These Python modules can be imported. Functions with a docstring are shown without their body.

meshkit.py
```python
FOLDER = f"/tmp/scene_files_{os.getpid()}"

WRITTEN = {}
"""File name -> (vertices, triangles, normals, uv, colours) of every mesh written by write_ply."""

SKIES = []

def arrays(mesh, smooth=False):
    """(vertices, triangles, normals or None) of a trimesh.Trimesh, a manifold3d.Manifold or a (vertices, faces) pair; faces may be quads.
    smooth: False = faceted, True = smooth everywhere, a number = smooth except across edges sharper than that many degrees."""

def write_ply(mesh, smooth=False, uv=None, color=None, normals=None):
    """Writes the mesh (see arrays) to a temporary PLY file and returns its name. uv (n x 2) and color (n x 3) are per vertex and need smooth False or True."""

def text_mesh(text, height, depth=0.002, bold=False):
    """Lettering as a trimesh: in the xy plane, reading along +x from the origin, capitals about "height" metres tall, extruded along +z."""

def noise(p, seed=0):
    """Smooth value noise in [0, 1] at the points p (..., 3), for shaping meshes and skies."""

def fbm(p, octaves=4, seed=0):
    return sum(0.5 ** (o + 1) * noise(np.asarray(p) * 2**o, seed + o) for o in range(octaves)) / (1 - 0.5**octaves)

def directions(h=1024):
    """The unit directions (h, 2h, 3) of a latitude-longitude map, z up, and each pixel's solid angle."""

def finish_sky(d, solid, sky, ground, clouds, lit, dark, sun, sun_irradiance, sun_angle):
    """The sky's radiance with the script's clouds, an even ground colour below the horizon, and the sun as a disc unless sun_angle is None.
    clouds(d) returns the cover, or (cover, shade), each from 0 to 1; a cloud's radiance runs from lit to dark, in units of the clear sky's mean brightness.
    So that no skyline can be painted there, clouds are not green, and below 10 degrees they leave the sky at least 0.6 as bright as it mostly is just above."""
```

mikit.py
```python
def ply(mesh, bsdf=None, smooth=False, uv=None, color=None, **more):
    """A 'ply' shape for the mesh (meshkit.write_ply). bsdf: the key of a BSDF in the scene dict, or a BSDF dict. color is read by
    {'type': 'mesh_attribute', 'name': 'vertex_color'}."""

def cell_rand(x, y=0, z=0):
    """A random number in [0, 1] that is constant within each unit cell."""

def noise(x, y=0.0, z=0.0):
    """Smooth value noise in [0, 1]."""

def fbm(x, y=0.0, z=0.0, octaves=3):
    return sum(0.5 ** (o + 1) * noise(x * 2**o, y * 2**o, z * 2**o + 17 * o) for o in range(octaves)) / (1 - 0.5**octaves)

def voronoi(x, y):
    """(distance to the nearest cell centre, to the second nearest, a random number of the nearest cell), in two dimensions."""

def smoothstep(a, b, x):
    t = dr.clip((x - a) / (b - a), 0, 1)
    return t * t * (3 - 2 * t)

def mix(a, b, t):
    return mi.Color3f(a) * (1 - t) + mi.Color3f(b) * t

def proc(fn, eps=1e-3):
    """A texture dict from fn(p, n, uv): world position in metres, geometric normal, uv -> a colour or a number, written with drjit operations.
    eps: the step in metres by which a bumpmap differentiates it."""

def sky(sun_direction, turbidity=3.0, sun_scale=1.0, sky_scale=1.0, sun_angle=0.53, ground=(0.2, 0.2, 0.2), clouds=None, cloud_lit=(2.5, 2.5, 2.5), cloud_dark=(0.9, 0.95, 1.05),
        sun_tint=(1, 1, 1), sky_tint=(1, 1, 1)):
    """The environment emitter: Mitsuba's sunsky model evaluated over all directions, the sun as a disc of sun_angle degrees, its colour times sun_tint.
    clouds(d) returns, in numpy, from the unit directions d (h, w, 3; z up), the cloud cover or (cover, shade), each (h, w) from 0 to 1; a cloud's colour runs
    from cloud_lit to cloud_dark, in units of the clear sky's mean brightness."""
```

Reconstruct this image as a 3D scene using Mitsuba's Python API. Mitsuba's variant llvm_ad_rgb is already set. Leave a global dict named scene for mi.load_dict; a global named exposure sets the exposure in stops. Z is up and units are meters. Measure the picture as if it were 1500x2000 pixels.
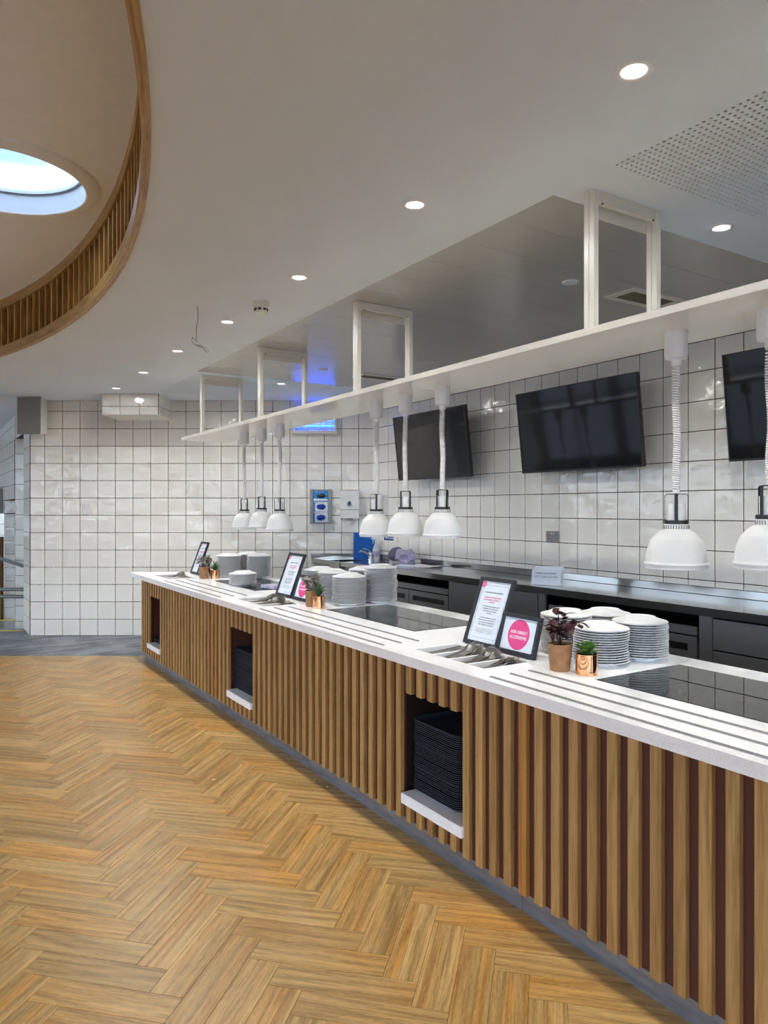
import math, random
import numpy as np
import trimesh
import drjit as dr
import mitsuba as mi
import mikit, meshkit
from mikit import noise, fbm, voronoi, cell_rand, smoothstep, mix
from shapely.geometry import Polygon, Point, box as sbox, LineString
from shapely import affinity
from shapely.ops import unary_union

rng = random.Random(7)
T = mi.ScalarTransform4f
scene, labels = {}, {}
# the world: x runs from the room across the counter to the kitchen wall, y along the counter into the distance, z up; the camera stands over the origin
TH = math.atan2(908.0, 1430.0)
S, C = math.sin(TH), math.cos(TH)
HC = 1.476            # camera height
ZC = 2.726            # ceiling
YB = 8.51             # distance of the back wall, square to the camera
XR = 4.453            # kitchen wall
XL = 1.095            # wall that runs on from the left end of the back wall

# ---------------------------------------------------------------- camera, sky, exposure
scene['camera'] = {'type': 'perspective', 'fov': math.degrees(2 * math.atan(750 / 1430.0)), 'fov_axis': 'x', 'near_clip': 0.05, 'far_clip': 200.0,
                   'principal_point_offset_y': 7 / 2000.0, 'to_world': T().look_at(origin=[0, 0, HC], target=[S, C, HC], up=[0, 0, 1])}
exposure = 0.1


def clouds(d):
    p = d / np.maximum(d[..., 2:3], 0.05)
    n = meshkit.fbm(np.stack([p[..., 0] * 2.6 + 3, p[..., 1] * 2.6, p[..., 2] * 0 + 4], -1), 4, seed=3)
    return np.clip((n - 0.30) * 5.0, 0, 1), np.clip((n - 0.75) * 3, 0, 0.5)


scene['sky'] = mikit.sky([-0.5, -0.5, 0.7], turbidity=3.0, sun_scale=0.0, sky_scale=19.0, clouds=clouds, cloud_lit=(1.95, 2.22, 2.60), cloud_dark=(1.2, 1.38, 1.65), sky_tint=(0.90, 1.0, 1.08))
LAMP = 780.0           # radiance of the ceiling downlights


def lin(r, g, b):
    f = lambda v: (v / 255 / 12.92) if v / 255 < 0.04045 else ((v / 255 + 0.055) / 1.055) ** 2.4
    return [f(r), f(g), f(b)]


# ---------------------------------------------------------------- materials
def rgb(c):
    return {'type': 'rgb', 'value': list(c)}


def mat(name, color, rough=0.5, spec=0.5, metallic=0.0, bump=None, bscale=1.0, two=True, **kw):
    col = mikit.proc(color) if callable(color) else rgb(color)
    b = {'type': 'principled', 'base_color': col, 'roughness': rough, 'specular': spec, 'metallic': metallic, **kw}
    if bump is not None:
        b = {'type': 'bumpmap', 'tex': mikit.proc(bump, 2e-3), 'scale': bscale, 'bsdf': b}
    scene[name] = {'type': 'twosided', 'bsdf': b} if two else b
    return name


def c3(r, g, b):
    return mi.Color3f(*lin(r, g, b))


def f_plank(p, n, uv):
    # the plank's own frame: uv.x along (0..1 or 10..11 for the other direction), uv.y across
    turned = uv.x > 5
    r2 = 0.70710678
    a = dr.select(turned, (p.x + p.y) * r2, (p.x - p.y) * r2)
    b = dr.select(turned, (p.x - p.y) * r2, (p.x + p.y) * r2)
    la = dr.select(turned, uv.x - 10, uv.x) * 0.452
    lb = uv.y * 0.113
    ca = dr.floor((a - la) / 0.0565 + 0.5)
    cb = dr.floor((b - lb) / 0.0565 + 0.5)
    t = dr.select(turned, 3.0, 7.0)
    r1, rr2, r3 = cell_rand(ca, cb, t), cell_rand(ca, cb, t + 20), cell_rand(ca, cb, t + 40)
    a2, b2 = a + r1 * 13.7, b + rr2 * 9.1
    broad = fbm(a2 * 1.7, b2 * 9, r3 * 9, 2)
    mid = fbm(a2 * 3.2, b2 * 80, 2.0, 3)
    wav = b2 * 30 + 2.6 * noise(a2 * 2.6, b2 * 6)
    rings = dr.abs(dr.sin(wav * 2.2))
    pores = smoothstep(0.50, 0.85, noise(a2 * 9, b2 * 300)) * (0.4 + broad)
    fine = noise(a2 * 60, b2 * 620)
    k = 0.36 * broad + 0.32 * mid + 0.14 * rings + 0.18 * fine
    base = mix(c3(150, 114, 64), c3(205, 168, 108), smoothstep(0.22, 0.78, k)) * (1 - 0.24 * pores)
    warm = mix(mi.Color3f(1, 1, 1), mi.Color3f(1.10, 0.88, 0.58), smoothstep(0.40, 0.72, fbm(a2 * 1.8 + 5, b2 * 2.2, 3.0, 2)) * (0.25 + 0.75 * r1))
    grey = mix(mi.Color3f(1, 1, 1), mi.Color3f(0.95, 0.97, 1.0), smoothstep(0.45, 1.0, rr2))
    return base * warm * grey * (0.86 + 0.22 * r3)


mat('oak_floor', f_plank, rough=0.36, spec=0.4, bump=lambda p, n, uv: 0.5 * noise((p.x + p.y) * 120, (p.x - p.y) * 120) + fbm(p.x * 3, p.y * 3), bscale=0.0006)


def f_slat(p, n, uv):
    i = dr.floor((p.y - 1.0779 + 0.06) / 0.0797)
    r1, r2, r3 = cell_rand(i, 1), cell_rand(i, 2), cell_rand(i, 3)
    across = p.y + p.x + r1 * 3.1
    zz = p.z + r2 * 5.3
    g = fbm(across * 34, zz * 2.2, r3 * 7, 3)
    rings = dr.abs(dr.sin(across * 70 + 4.5 * noise(zz * 2.6, across * 11)))
    pores = fbm(across * 260, zz * 12, 0.0, 2)
    fine = noise(across * 700, zz * 30)
    k = smoothstep(0.2, 0.8, 0.48 * g + 0.16 * rings + 0.26 * pores + 0.10 * fine)
    base = mix(c3(134, 97, 53), c3(178, 139, 86), k)
    tone = mix(mi.Color3f(1, 1, 1), mi.Color3f(1.10, 0.86, 0.60), smoothstep(0.9, 0.95, r1))
    pale = mix(mi.Color3f(1, 1, 1), mi.Color3f(1.10, 1.11, 1.13), smoothstep(0.75, 0.9, r2))
    return base * tone * pale * (0.86 + 0.24 * r3)


mat('oak_slat', f_slat, rough=0.45, spec=0.35)


def f_drum(p, n, uv):
    ang = dr.atan2(p.y - 4.4669, p.x + 6.8833)
    i = dr.floor(ang * 7.77 / 0.13 + 0.5)
    r1 = cell_rand(i, 5)
    b = ang * 7.8 + dr.sqrt(dr.square(p.y - 4.4669) + dr.square(p.x + 6.8833))
    g = fbm(b * 45 + r1 * 20, p.z * 6 + r1 * 9, 0.0, 3)
    k = smoothstep(0.2, 0.8, 0.75 * g + 0.25 * noise(b * 400, p.z * 14))
    return mix(c3(140, 98, 44), c3(190, 146, 80), k) * (0.86 + 0.28 * r1)


mat('oak_fin', f_drum, rough=0.24, spec=0.5)


def f_ring(p, n, uv):
    ang = dr.atan2(p.y - 4.4669, p.x + 6.8833) * 7.78
    rad = dr.sqrt(dr.square(p.y - 4.4669) + dr.square(p.x + 6.8833)) + p.z
    g = fbm(ang * 5, rad * 120, 0.0, 3)
    return mix(c3(138, 103, 52), c3(180, 142, 82), smoothstep(0.2, 0.8, 0.7 * g + 0.3 * noise(ang * 20, rad * 600)))


mat('oak_ring', f_ring, rough=0.4, spec=0.4)


def f_slate(p, n, uv):
    g = fbm(p.x * 5, p.y * 5, 0.0, 4)
    s = fbm(p.x * 3 + 8, p.y * 22, 0.0, 3)
    return mix(c3(82, 87, 95), c3(136, 140, 148), smoothstep(0.25, 0.75, 0.5 * g + 0.5 * s))


mat('slate', f_slate, rough=0.45, spec=0.4)


def f_tile(p, n, uv):
    i = dr.floor(p.y / 0.2 + p.x * 1.3)
    j = dr.floor((p.z - 0.19) / 0.2009)
    r = cell_rand(i, j, 4)
    m = fbm(p.x * 7 + p.y * 7, p.z * 7, 0.0, 3)
    return mix(c3(234, 230, 220), c3(242, 239, 231), 0.5 * r + 0.5 * m)


def f_tilebump(p, n, uv):
    u = p.x * 0.83 - p.y * 0.55
    return fbm(u * 9 + 3, p.z * 9, (p.x + p.y) * 2.0, 2) + 0.16 * noise(u * 32, p.z * 32, p.y * 9)


mat('tile_glaze', f_tile, rough=0.09, spec=0.55, bump=f_tilebump, bscale=0.0060)
mat('grout', lin(72, 65, 60), rough=0.9, spec=0.2)
mat('ceiling_paint', lambda p, n, uv: mix(c3(221, 231, 240), c3(227, 236, 244), fbm(p.x * 2, p.y * 2)), rough=0.8, spec=0.2)
mat('plaster', lambda p, n, uv: mix(c3(234, 238, 242), c3(240, 243, 246), fbm(p.x * 40, p.y * 40)), rough=0.85, spec=0.2)
mat('dark_void', lin(22, 22, 22), rough=0.9, spec=0.1)
mat('metal_ceiling', lin(176, 175, 172), rough=0.22, spec=0.6)
mat('white_frame', lin(226, 223, 214), rough=0.3, spec=0.5)
mat('white_enamel', lin(222, 223, 224), rough=0.38, spec=0.5)
mat('white_plastic', lin(232, 232, 232), rough=0.32, spec=0.5)
mat('black_metal', lin(24, 24, 25), rough=0.35, spec=0.5)
mat('black_plastic', lin(14, 14, 16), rough=0.4, spec=0.5)
mat('grey_plastic', lin(132, 131, 131), rough=0.6, spec=0.3)
mat('filter_mesh', lin(104, 98, 84), rough=0.9, spec=0.1)
mat('shaft_grey', lin(176, 190, 204), rough=0.5, spec=0.3)
mat('slot_dark', lin(120, 120, 122), rough=0.7, spec=0.2)


def f_quartz(p, n, uv):
    d1, d2, w = voronoi((p.x - p.z * 0.8) * 170, (p.y + p.z * 0.1) * 170)
    fleck = (1 - smoothstep(0.12, 0.3, d1))
    dark = mix(mi.Color3f(1, 1, 1), mi.Color3f(0.72, 0.74, 0.80), dr.select(w > 0.72, fleck, 0.0))
    light = mix(mi.Color3f(1, 1, 1), mi.Color3f(1.12, 1.12, 1.12), dr.select(w < 0.18, fleck, 0.0))
    return mix(c3(236, 238, 241), c3(242, 243, 245), fbm(p.x * 30, p.y * 30, p.z * 30)) * dark * light


mat('quartz', f_quartz, rough=0.2, spec=0.5)
scene['black_glass'] = {'type': 'plastic', 'diffuse_reflectance': rgb(lin(14, 14, 14)), 'int_ior': 1.5}
mat('tv_glass', lin(8, 9, 12), rough=0.06, spec=0.5)


def f_brush(p, n, uv):
    g = noise(p.y * 6, p.x * 260 + p.z * 260) * 0.5 + fbm(p.y * 2, p.z * 90 + p.x * 90) * 0.5
    return mix(c3(164, 163, 160), c3(178, 177, 174), g)


mat('steel', f_brush, rough=0.11, metallic=0.95)
mat('slide_metal', lin(138, 139, 140), rough=0.4, metallic=0.6)
mat('white_gloss', lin(226, 223, 214), rough=0.09, spec=0.5)
mat('steel_dark', lin(128, 128, 128), rough=0.3, metallic=0.45)
mat('polished_steel', lin(205, 204, 200), rough=0.16, metallic=1.0)
mat('chrome', lin(215, 215, 217), rough=0.06, metallic=1.0)


def f_plinth(p, n, uv):
    g = fbm(p.y * 9, p.z * 60, 0.0, 3)
    return mix(c3(112, 114, 120), c3(150, 152, 160), g)


mat('plinth_metal', f_plinth, rough=0.38, metallic=0.55)
mat('backing_brown', lin(88, 52, 42), rough=0.7, spec=0.25)
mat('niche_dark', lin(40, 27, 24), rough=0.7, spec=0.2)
mat('tray_black', lin(52, 57, 70), rough=0.42, spec=0.4)
mat('porcelain', lin(238, 239, 240), rough=0.1, spec=0.55)


def f_terra(p, n, uv):
    g = fbm(p.x * 60, p.y * 60, p.z * 40)
    return mix(c3(130, 94, 66), c3(166, 126, 92), g)


mat('terracotta', f_terra, rough=0.8, spec=0.2)
mat('copper', lin(238, 178, 132), rough=0.07, metallic=1.0)
mat('soil', lin(46, 34, 26), rough=0.95, spec=0.1)
mat('leaf_purple', lambda p, n, uv: mix(c3(44, 24, 26), c3(76, 44, 46), noise(p.x * 90, p.y * 90, p.z * 90)), rough=0.35, spec=0.4)
mat('leaf_green', lambda p, n, uv: mix(c3(48, 84, 30), c3(104, 142, 62), noise(p.x * 70, p.y * 70, p.z * 70)), rough=0.35, spec=0.4)
mat('leaf_dark_green', lambda p, n, uv: mix(c3(34, 66, 36), c3(70, 108, 58), noise(p.x * 90, p.y * 90, p.z * 90)), rough=0.45, spec=0.4)
mat('leaf_grey', lambda p, n, uv: mix(c3(122, 114, 106), c3(168, 162, 154), noise(p.x * 90, p.y * 90, p.z * 90)), rough=0.8, spec=0.2)
mat('frame_black', lin(40, 43, 50), rough=0.45, spec=0.4)
mat('paper', lin(226, 234, 244), rough=0.6, spec=0.3)
mat('paper_white', lin(240, 240, 238), rough=0.7, spec=0.2)
mat('pink_print', lin(226, 78, 142), rough=0.6, spec=0.3)
mat('ink', lin(60, 62, 70), rough=0.8, spec=0.1)
mat('ink_pink', lin(205, 70, 110), rough=0.8, spec=0.1)
mat('ink_white', lin(248, 244, 246), rough=0.7, spec=0.2)
mat('cardboard', lin(112, 78, 54), rough=0.85, spec=0.1)
mat('board_blue', lin(0, 84, 168), rough=0.45, spec=0.4)
mat('box_blue', lin(38, 120, 190), rough=0.5, spec=0.4)
mat('glove_blue', lin(20, 44, 140), rough=0.5, spec=0.3)
mat('navy', lin(36, 58, 120), rough=0.5, spec=0.3)
mat('lilac', lambda p, n, uv: mix(c3(150, 142, 176), c3(196, 190, 214), noise(p.x * 60, p.y * 60, p.z * 60)), rough=0.7, spec=0.2)
mat('lilac_dark', lin(120, 112, 138), rough=0.6, spec=0.3)
mat('clear_plastic', lin(222, 222, 228), rough=0.15, spec=0.5)
mat('yellow_paint', lin(196, 170, 60), rough=0.5, spec=0.3)
mat('bread', lin(226, 192, 134), rough=0.9, spec=0.1)
mat('concrete', lin(120, 118, 116), rough=0.8, spec=0.2)
mat('wall_paint', lin(206, 202, 194), rough=0.8, spec=0.2)
mat('aluminium', lin(120, 122, 126), rough=0.4, spec=0.5)
mat('socket_steel', lin(140, 138, 134), rough=0.35, metallic=0.8)
scene['pane_glass'] = {'type': 'thindielectric', 'int_ior': 1.5}
scene['acrylic'] = {'type': 'thindielectric', 'int_ior': 1.45}


# ---------------------------------------------------------------- mesh helpers
def uniq(name):
    used = lambda k: k in scene or k in labels or any(q.startswith(k + '__') for q in (scene if '__' not in k else ()))
    if name not in names:
        names[name] = 0
        return name
    names[name] += 1
    return f'{name}_{names[name]:03d}'


names = {}


def put(key, shape, M=None, **prop):
    if M is not None:
        shape = {**shape, 'to_world': M}
    scene[key] = shape
    if prop:
        labels[key] = prop
    return key


def add(name, mesh, bsdf, parent=None, smooth=False, M=None, **prop):
    key = uniq((parent + '__' + name) if parent else name)
    sh = mesh if isinstance(mesh, dict) else mikit.ply(mesh, bsdf, smooth)
    return put(key, sh, M, **prop)


def thing(name, label, cat, group=None):
    key = uniq(name)
    labels[key] = {'label': label, 'category': cat}
    if group:
        labels[key]['group'] = group
    return key


def cat_(*m):
    return trimesh.util.concatenate([x for x in m])


def bx(x0, x1, y0, y1, z0, z1, ch=0.0):
    if ch <= 0:
        m = trimesh.creation.box([x1 - x0, y1 - y0, z1 - z0])
        m.apply_translation([(x0 + x1) / 2, (y0 + y1) / 2, (z0 + z1) / 2])
        return m
    pts = []
    for sx, X, dx in ((0, x0, 1), (1, x1, -1)):
        for sy, Y, dy in ((0, y0, 1), (1, y1, -1)):
            for sz, Z, dz in ((0, z0, 1), (1, z1, -1)):
                pts += [[X + dx * ch, Y + dy * ch, Z], [X + dx * ch, Y, Z + dz * ch], [X, Y + dy * ch, Z + dz * ch]]
    return trimesh.convex.convex_hull(np.array(pts))


def lathe(prof, n=40):
    return trimesh.creation.revolve(np.array(prof, float), sections=n)


def cyl(r, z0, z1, n=32, x=0, y=0):
    m = trimesh.creation.cylinder(r, z1 - z0, sections=n)
    m.apply_translation([x, y, (z0 + z1) / 2])
    return m


def tube(pts, r, n=8, closed=False):
    p = np.asarray(pts, float)
    t = np.gradient(p, axis=0)
    if closed:
        t = np.roll(p, -1, 0) - np.roll(p, 1, 0)
    t /= np.linalg.norm(t, axis=1, keepdims=True) + 1e-12
    a = np.zeros_like(p)
    ref = np.array([0, 0, 1.0]) if abs(t[0, 2]) < 0.9 else np.array([1.0, 0, 0])
    cur = np.cross(t[0], ref)
    for i in range(len(p)):
        cur = cur - t[i] * (cur @ t[i])
        cur /= np.linalg.norm(cur) + 1e-12
        a[i] = cur
    b = np.cross(t, a)
    ang = np.arange(n) * 2 * np.pi / n
    rr = np.broadcast_to(np.asarray(r, float), (len(p),))
    v = p[:, None] + rr[:, None, None] * (np.cos(ang)[None, :, None] * a[:, None] + np.sin(ang)[None, :, None] * b[:, None])
    v = v.reshape(-1, 3)
    f = []
    m = len(p)
    for i in range(m if closed else m - 1):
        for j in range(n):
            k = (i + 1) % m
            q = [i * n + j, i * n + (j + 1) % n, k * n + (j + 1) % n, k * n + j]
            f += [[q[0], q[1], q[2]], [q[0], q[2], q[3]]]
    if not closed:
        v = np.vstack([v, p[0], p[-1]])
        for j in range(n):
            f += [[m * n, (j + 1) % n, j], [m * n + 1, (m - 1) * n + j, (m - 1) * n + (j + 1) % n]]
    return trimesh.Trimesh(v, f, process=False)


def prism(poly, z0, z1):
    m = trimesh.creation.extrude_polygon(poly, z1 - z0, engine='earcut')
    m.apply_translation([0, 0, z0])
    return m


def xf(m, M):
    m = m.copy()
    m.apply_transform(np.array(M.matrix, float).reshape(4, 4))
    return m


def W(X, Y):
    """A point given in metres to the right of and in front of the camera, as world x and y."""
    return X * C + Y * S, -X * S + Y * C


def rrect(w, h, r, n=5):
    return sbox(-w / 2 + r, -h / 2 + r, w / 2 - r, h / 2 - r).buffer(r, quad_segs=n)


TB = T().translate([*W(0, YB), 0]).rotate([0, 0, 1], -math.degrees(TH))      # local x right along the back wall, local y into it
TRIGHT = T().translate([XR, 0, 0]).rotate([0, 0, 1], -90)                      # local x = -world y, local y into the wall (+x)
TLEFT = T().translate([XL, 0, 0]).rotate([0, 0, 1], -90)

# ---------------------------------------------------------------- the walls and their tiles
tile_cache = {}
ROW0, ROWP = 0.19, 0.2009
ZJ = [-0.013 - 0.2009 * k for k in range(2, -1, -1)]
ROWS = [0.0] + [ROW0 + ROWP * k for k in range(13)] + [ZC]


def tile_shape(w, h, t=0.012):
    k = (round(w, 3), round(h, 3))
    if k not in tile_cache:
        j = 0.0050
        tile_cache[k] = mikit.ply(bx(-(w - j) / 2, (w - j) / 2, -t, 0.0, -(h - j) / 2, (h - j) / 2, 0.0016), 'tile_glaze')
    return tile_cache[k]


def tiles(holder, xs, zs, M, skip=None, limit=300, start=0):
    n = start
    for i in range(len(xs) - 1):
        for k in range(len(zs) - 1):
            w, h = xs[i + 1] - xs[i], zs[k + 1] - zs[k]
            cx, cz = (xs[i] + xs[i + 1]) / 2, (zs[k] + zs[k + 1]) / 2
            if w < 0.015 or h < 0.015 or (skip and skip(cx, cz)):
                continue
            n += 1
            if n > limit:
                continue
            R = M.translate([cx, 0, cz]).rotate([1, 0, 0], rng.uniform(-.22, .22)).rotate([0, 0, 1], rng.uniform(-.22, .22))
            add('tile', tile_shape(w, h), None, holder, M=R)
    return n


# back wall, square to the camera
XB0, XB1 = -4.106, -0.128
xs = [XB0] + [-3.937 + 0.2047 * k for k in range(11)]
while xs[-1] + 0.1995 < XB1 - 0.02:
    xs.append(xs[-1] + 0.1995)
xs.append(XB1)
add('wall_back', bx(XB0, XB1 + 0.02, -0.009, 0.15, 0, ZC + .02), 'grout', M=TB, kind='structure')
tiles('wall_back', xs, ROWS, TB, skip=lambda x, z: (x > -2.35 and z < 0.62) or (-2.95 < x < -2.5 and z > 2.6))

# kitchen wall
yc_end = 7.25
ys = [2.714 - 0.1996 * k for k in range(7, 0, -1)] + [2.714 + 0.1996 * k for k in range(23)]
ys = [y for y in ys if y < yc_end - .03] + [yc_end]
add('wall_right', bx(-yc_end - .03, 4.5, -0.009, 0.15, 0, ZC + .02), 'grout', M=TRIGHT, kind='structure')
tiles('wall_right', [-y for y in reversed(ys)], [.93] + [z for z in ROWS if z > 0.95], TRIGHT)

# the wall that leads on at the left end: short return, door head, wall beyond
y0 = 9.385
add('wall_left', cat_(bx(-(y0 + .58), -y0, -0.009, 0.15, -.15, ZC + .02), bx(-(y0 + 1.62), -(y0 + .58), -0.009, 0.15, 2.40, ZC + .02), bx(-15, -(y0 + 1.62), -.009, .15, 1.60, ZC + .02)), 'grout', M=TLEFT, kind='structure')
n0 = tiles('wall_left', [-(y0 + .58), -(y0 + .4), -(y0 + .2), -y0 - 0.002], ROWS, TLEFT)
n0 = tiles('wall_left', [-(y0 + 1.62), -(y0 + 1.4), -(y0 + 1.2), -(y0 + 1.0), -(y0 + .8), -(y0 + .58)], [2.40, 2.599, ZC], TLEFT, start=n0)
tiles('wall_left', [-(y0 + 1.62 + .2 * k) for k in range(27, -1, -1)], [1.60] + [z for z in ROWS if z > 1.7], TLEFT, start=n0)
# tiled pier and far wall seen through the opening, down the steps
ZL = [-0.62, -0.414, -0.213, -0.013] + [-0.013 + 0.2009 * k for k in range(1, 14)] + [ZC]
TP = T().translate([*W(0, 9.67), 0]).rotate([0, 0, 1], -math.degrees(TH))
add('wall_pier', bx(-4.87, -4.25, -.009, 1.2, -.62, ZC), 'grout', M=TP, kind='structure')
tiles('wall_pier', [-4.87, -4.69, -4.49, -4.29], ZL, TP)
TF = T().translate([*W(0, 11.0), 0]).rotate([0, 0, 1], -math.degrees(TH))
add('wall_far', cat_(bx(-5.70, -5.54, -.009, .2, -.62, 1.40), bx(-8.5, -4.9, .0, .2, 1.40, 1.80), bx(-8.5, -4.9, 2.2, 2.4, -.62, 1.4)), 'grout', M=TF, kind='structure')
tiles('wall_far', [-5.70, -5.54], [z for z in ZL if z < 1.42], TF)
tiles('wall_far', [-6.1, -5.9, -5.7, -5.5, -5.3], [1.40, 1.594, 1.795], TF, start=20)
add('dark_panel', bx(-6.5, -5.72, -.03, -.012, 1.40, 1.78), 'grey_plastic', 'wall_far', M=TF)
tiles('wall_far', [-8.5 + .3 * k for k in range(13)], [z for z in ZL if z < 1.42], TF.translate([0, 2.2, 0]), start=40)

# boxed duct on the back wall under the ceiling
TD = TB.translate([0, -0.53, 0])
XD0, XD1, ZD = -3.078, -2.461, 2.497
add('duct_box', bx(XD0, XD1, 0.009, 0.53, ZD + .008, ZC), 'grout', 'wall_back', M=TD)
dz = [ZD, 2.588, ZC]
tiles('wall_back__duct_box', [XD0, -2.877, -2.667, XD1], dz, TD.translate([0, 0.012, 0]))
TDS = TD.translate([XD1, 0, 0]).rotate([0, 0, 1], 90)
tiles('wall_back__duct_box', [0.01, 0.18, 0.36, 0.53], dz, TDS.translate([0, 0.0, 0]), start=10)
TDB = TD.translate([0, 0.53, ZD]).rotate([1, 0, 0], 90)
tiles('wall_back__duct_box', [XD0, -2.877, -2.667, XD1], [-0.0, 0.17, 0.35, 0.52], TD.translate([0, .53, ZD + .010]).rotate([1, 0, 0], 90).translate([0, 0, 0]), start=20)

# ---------------------------------------------------------------- floor
XF0, YF0 = -6.0, -4.0
far_y = lambda x: (7.33 - x * S) / C        # where the wood ends
add('floor', cat_(prism(Polygon([(XF0, YF0), (4.6, YF0), (4.6, 7.6), (2.0, 9.3), (XL, 9.94), (XL, 9.96), (XL - .1, 10.03), (XF0, 14.65)]), -0.2, -0.004)), 'dark_void', kind='structure')
PW, PL = 0.113, 0.452
floor_poly = Polygon([(-1.3, 0.2), (1.9, 0.2), (1.9, far_y(1.9)), (-1.3, far_y(-1.3))])


def plank_mesh(turned):
    m = bx(-PL / 2 + .0005, PL / 2 - .0005, -PW / 2 + .0005, PW / 2 - .0005, -.004, 0, .0008)
    return m


def plank_shape(poly_world=None, turned=False, c=None):
    m = bx(-PL / 2 + .0005, PL / 2 - .0005, -PW / 2 + .0005, PW / 2 - .0005, -.004, 0, .0008)
    uv = np.c_[m.vertices[:, 0] / PL + (10 if turned else 0), m.vertices[:, 1] / PW]
    return m, uv


shapes = []
for turned in (False, True):
    m, uv = plank_shape(turned=turned)
    shapes.append(mikit.ply(m, 'oak_floor', uv=uv))
# herringbone: zigzag columns; the right-hand teeth of the first kind measured in the photograph fix the phase
R2 = math.sqrt(0.5)
planks = []
A0 = np.array([1.3115, 2.0289])      # far right corner of a plank that runs from upper left to lower right
ea, eb = np.array([R2, -R2]), np.array([R2, R2])
for col in range(-14, 4):
    for k in range(-40, 60):
        far = A0 + col * np.array([PL * 2 * R2, 0]) * 1.0 + k * np.array([0, PW * 2 * R2])
        far = far if True else far
        c0 = far - ea * PL / 2 - eb * PW / 2
        planks.append((c0, False))
        # its partner lies across its far end
        c1 = far + ea * PW / 2 * 0 + eb * 0
        p1 = far - eb * PW + ea * 0          # near right corner of the first plank
        c1 = p1 + eb * PL / 2 + ea * PW / 2
        planks.append((c1, True))
vis = []
for c0, tr in planks:
    d = eb if tr else ea
    o = ea if tr else eb
    poly = Polygon([tuple(c0 + d * sx * PL / 2 + o * sy * PW / 2) for sx, sy in ((-1, -1), (1, -1), (1, 1), (-1, 1))])
    X, Y = c0[0] * C - c0[1] * S, c0[0] * S + c0[1] * C
    inside = floor_poly.contains(poly)
    if inside or floor_poly.intersects(poly):
        on = Y > 1.6 and -0.56 < X / Y < 0.5
        vis.append((0 if on else 1, Y, c0, tr, poly, inside))
vis.sort(key=lambda v: (v[0], v[1]))
rest_v, rest_f, rest_uv, at, count = [], [], [], 0, 0
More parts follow.
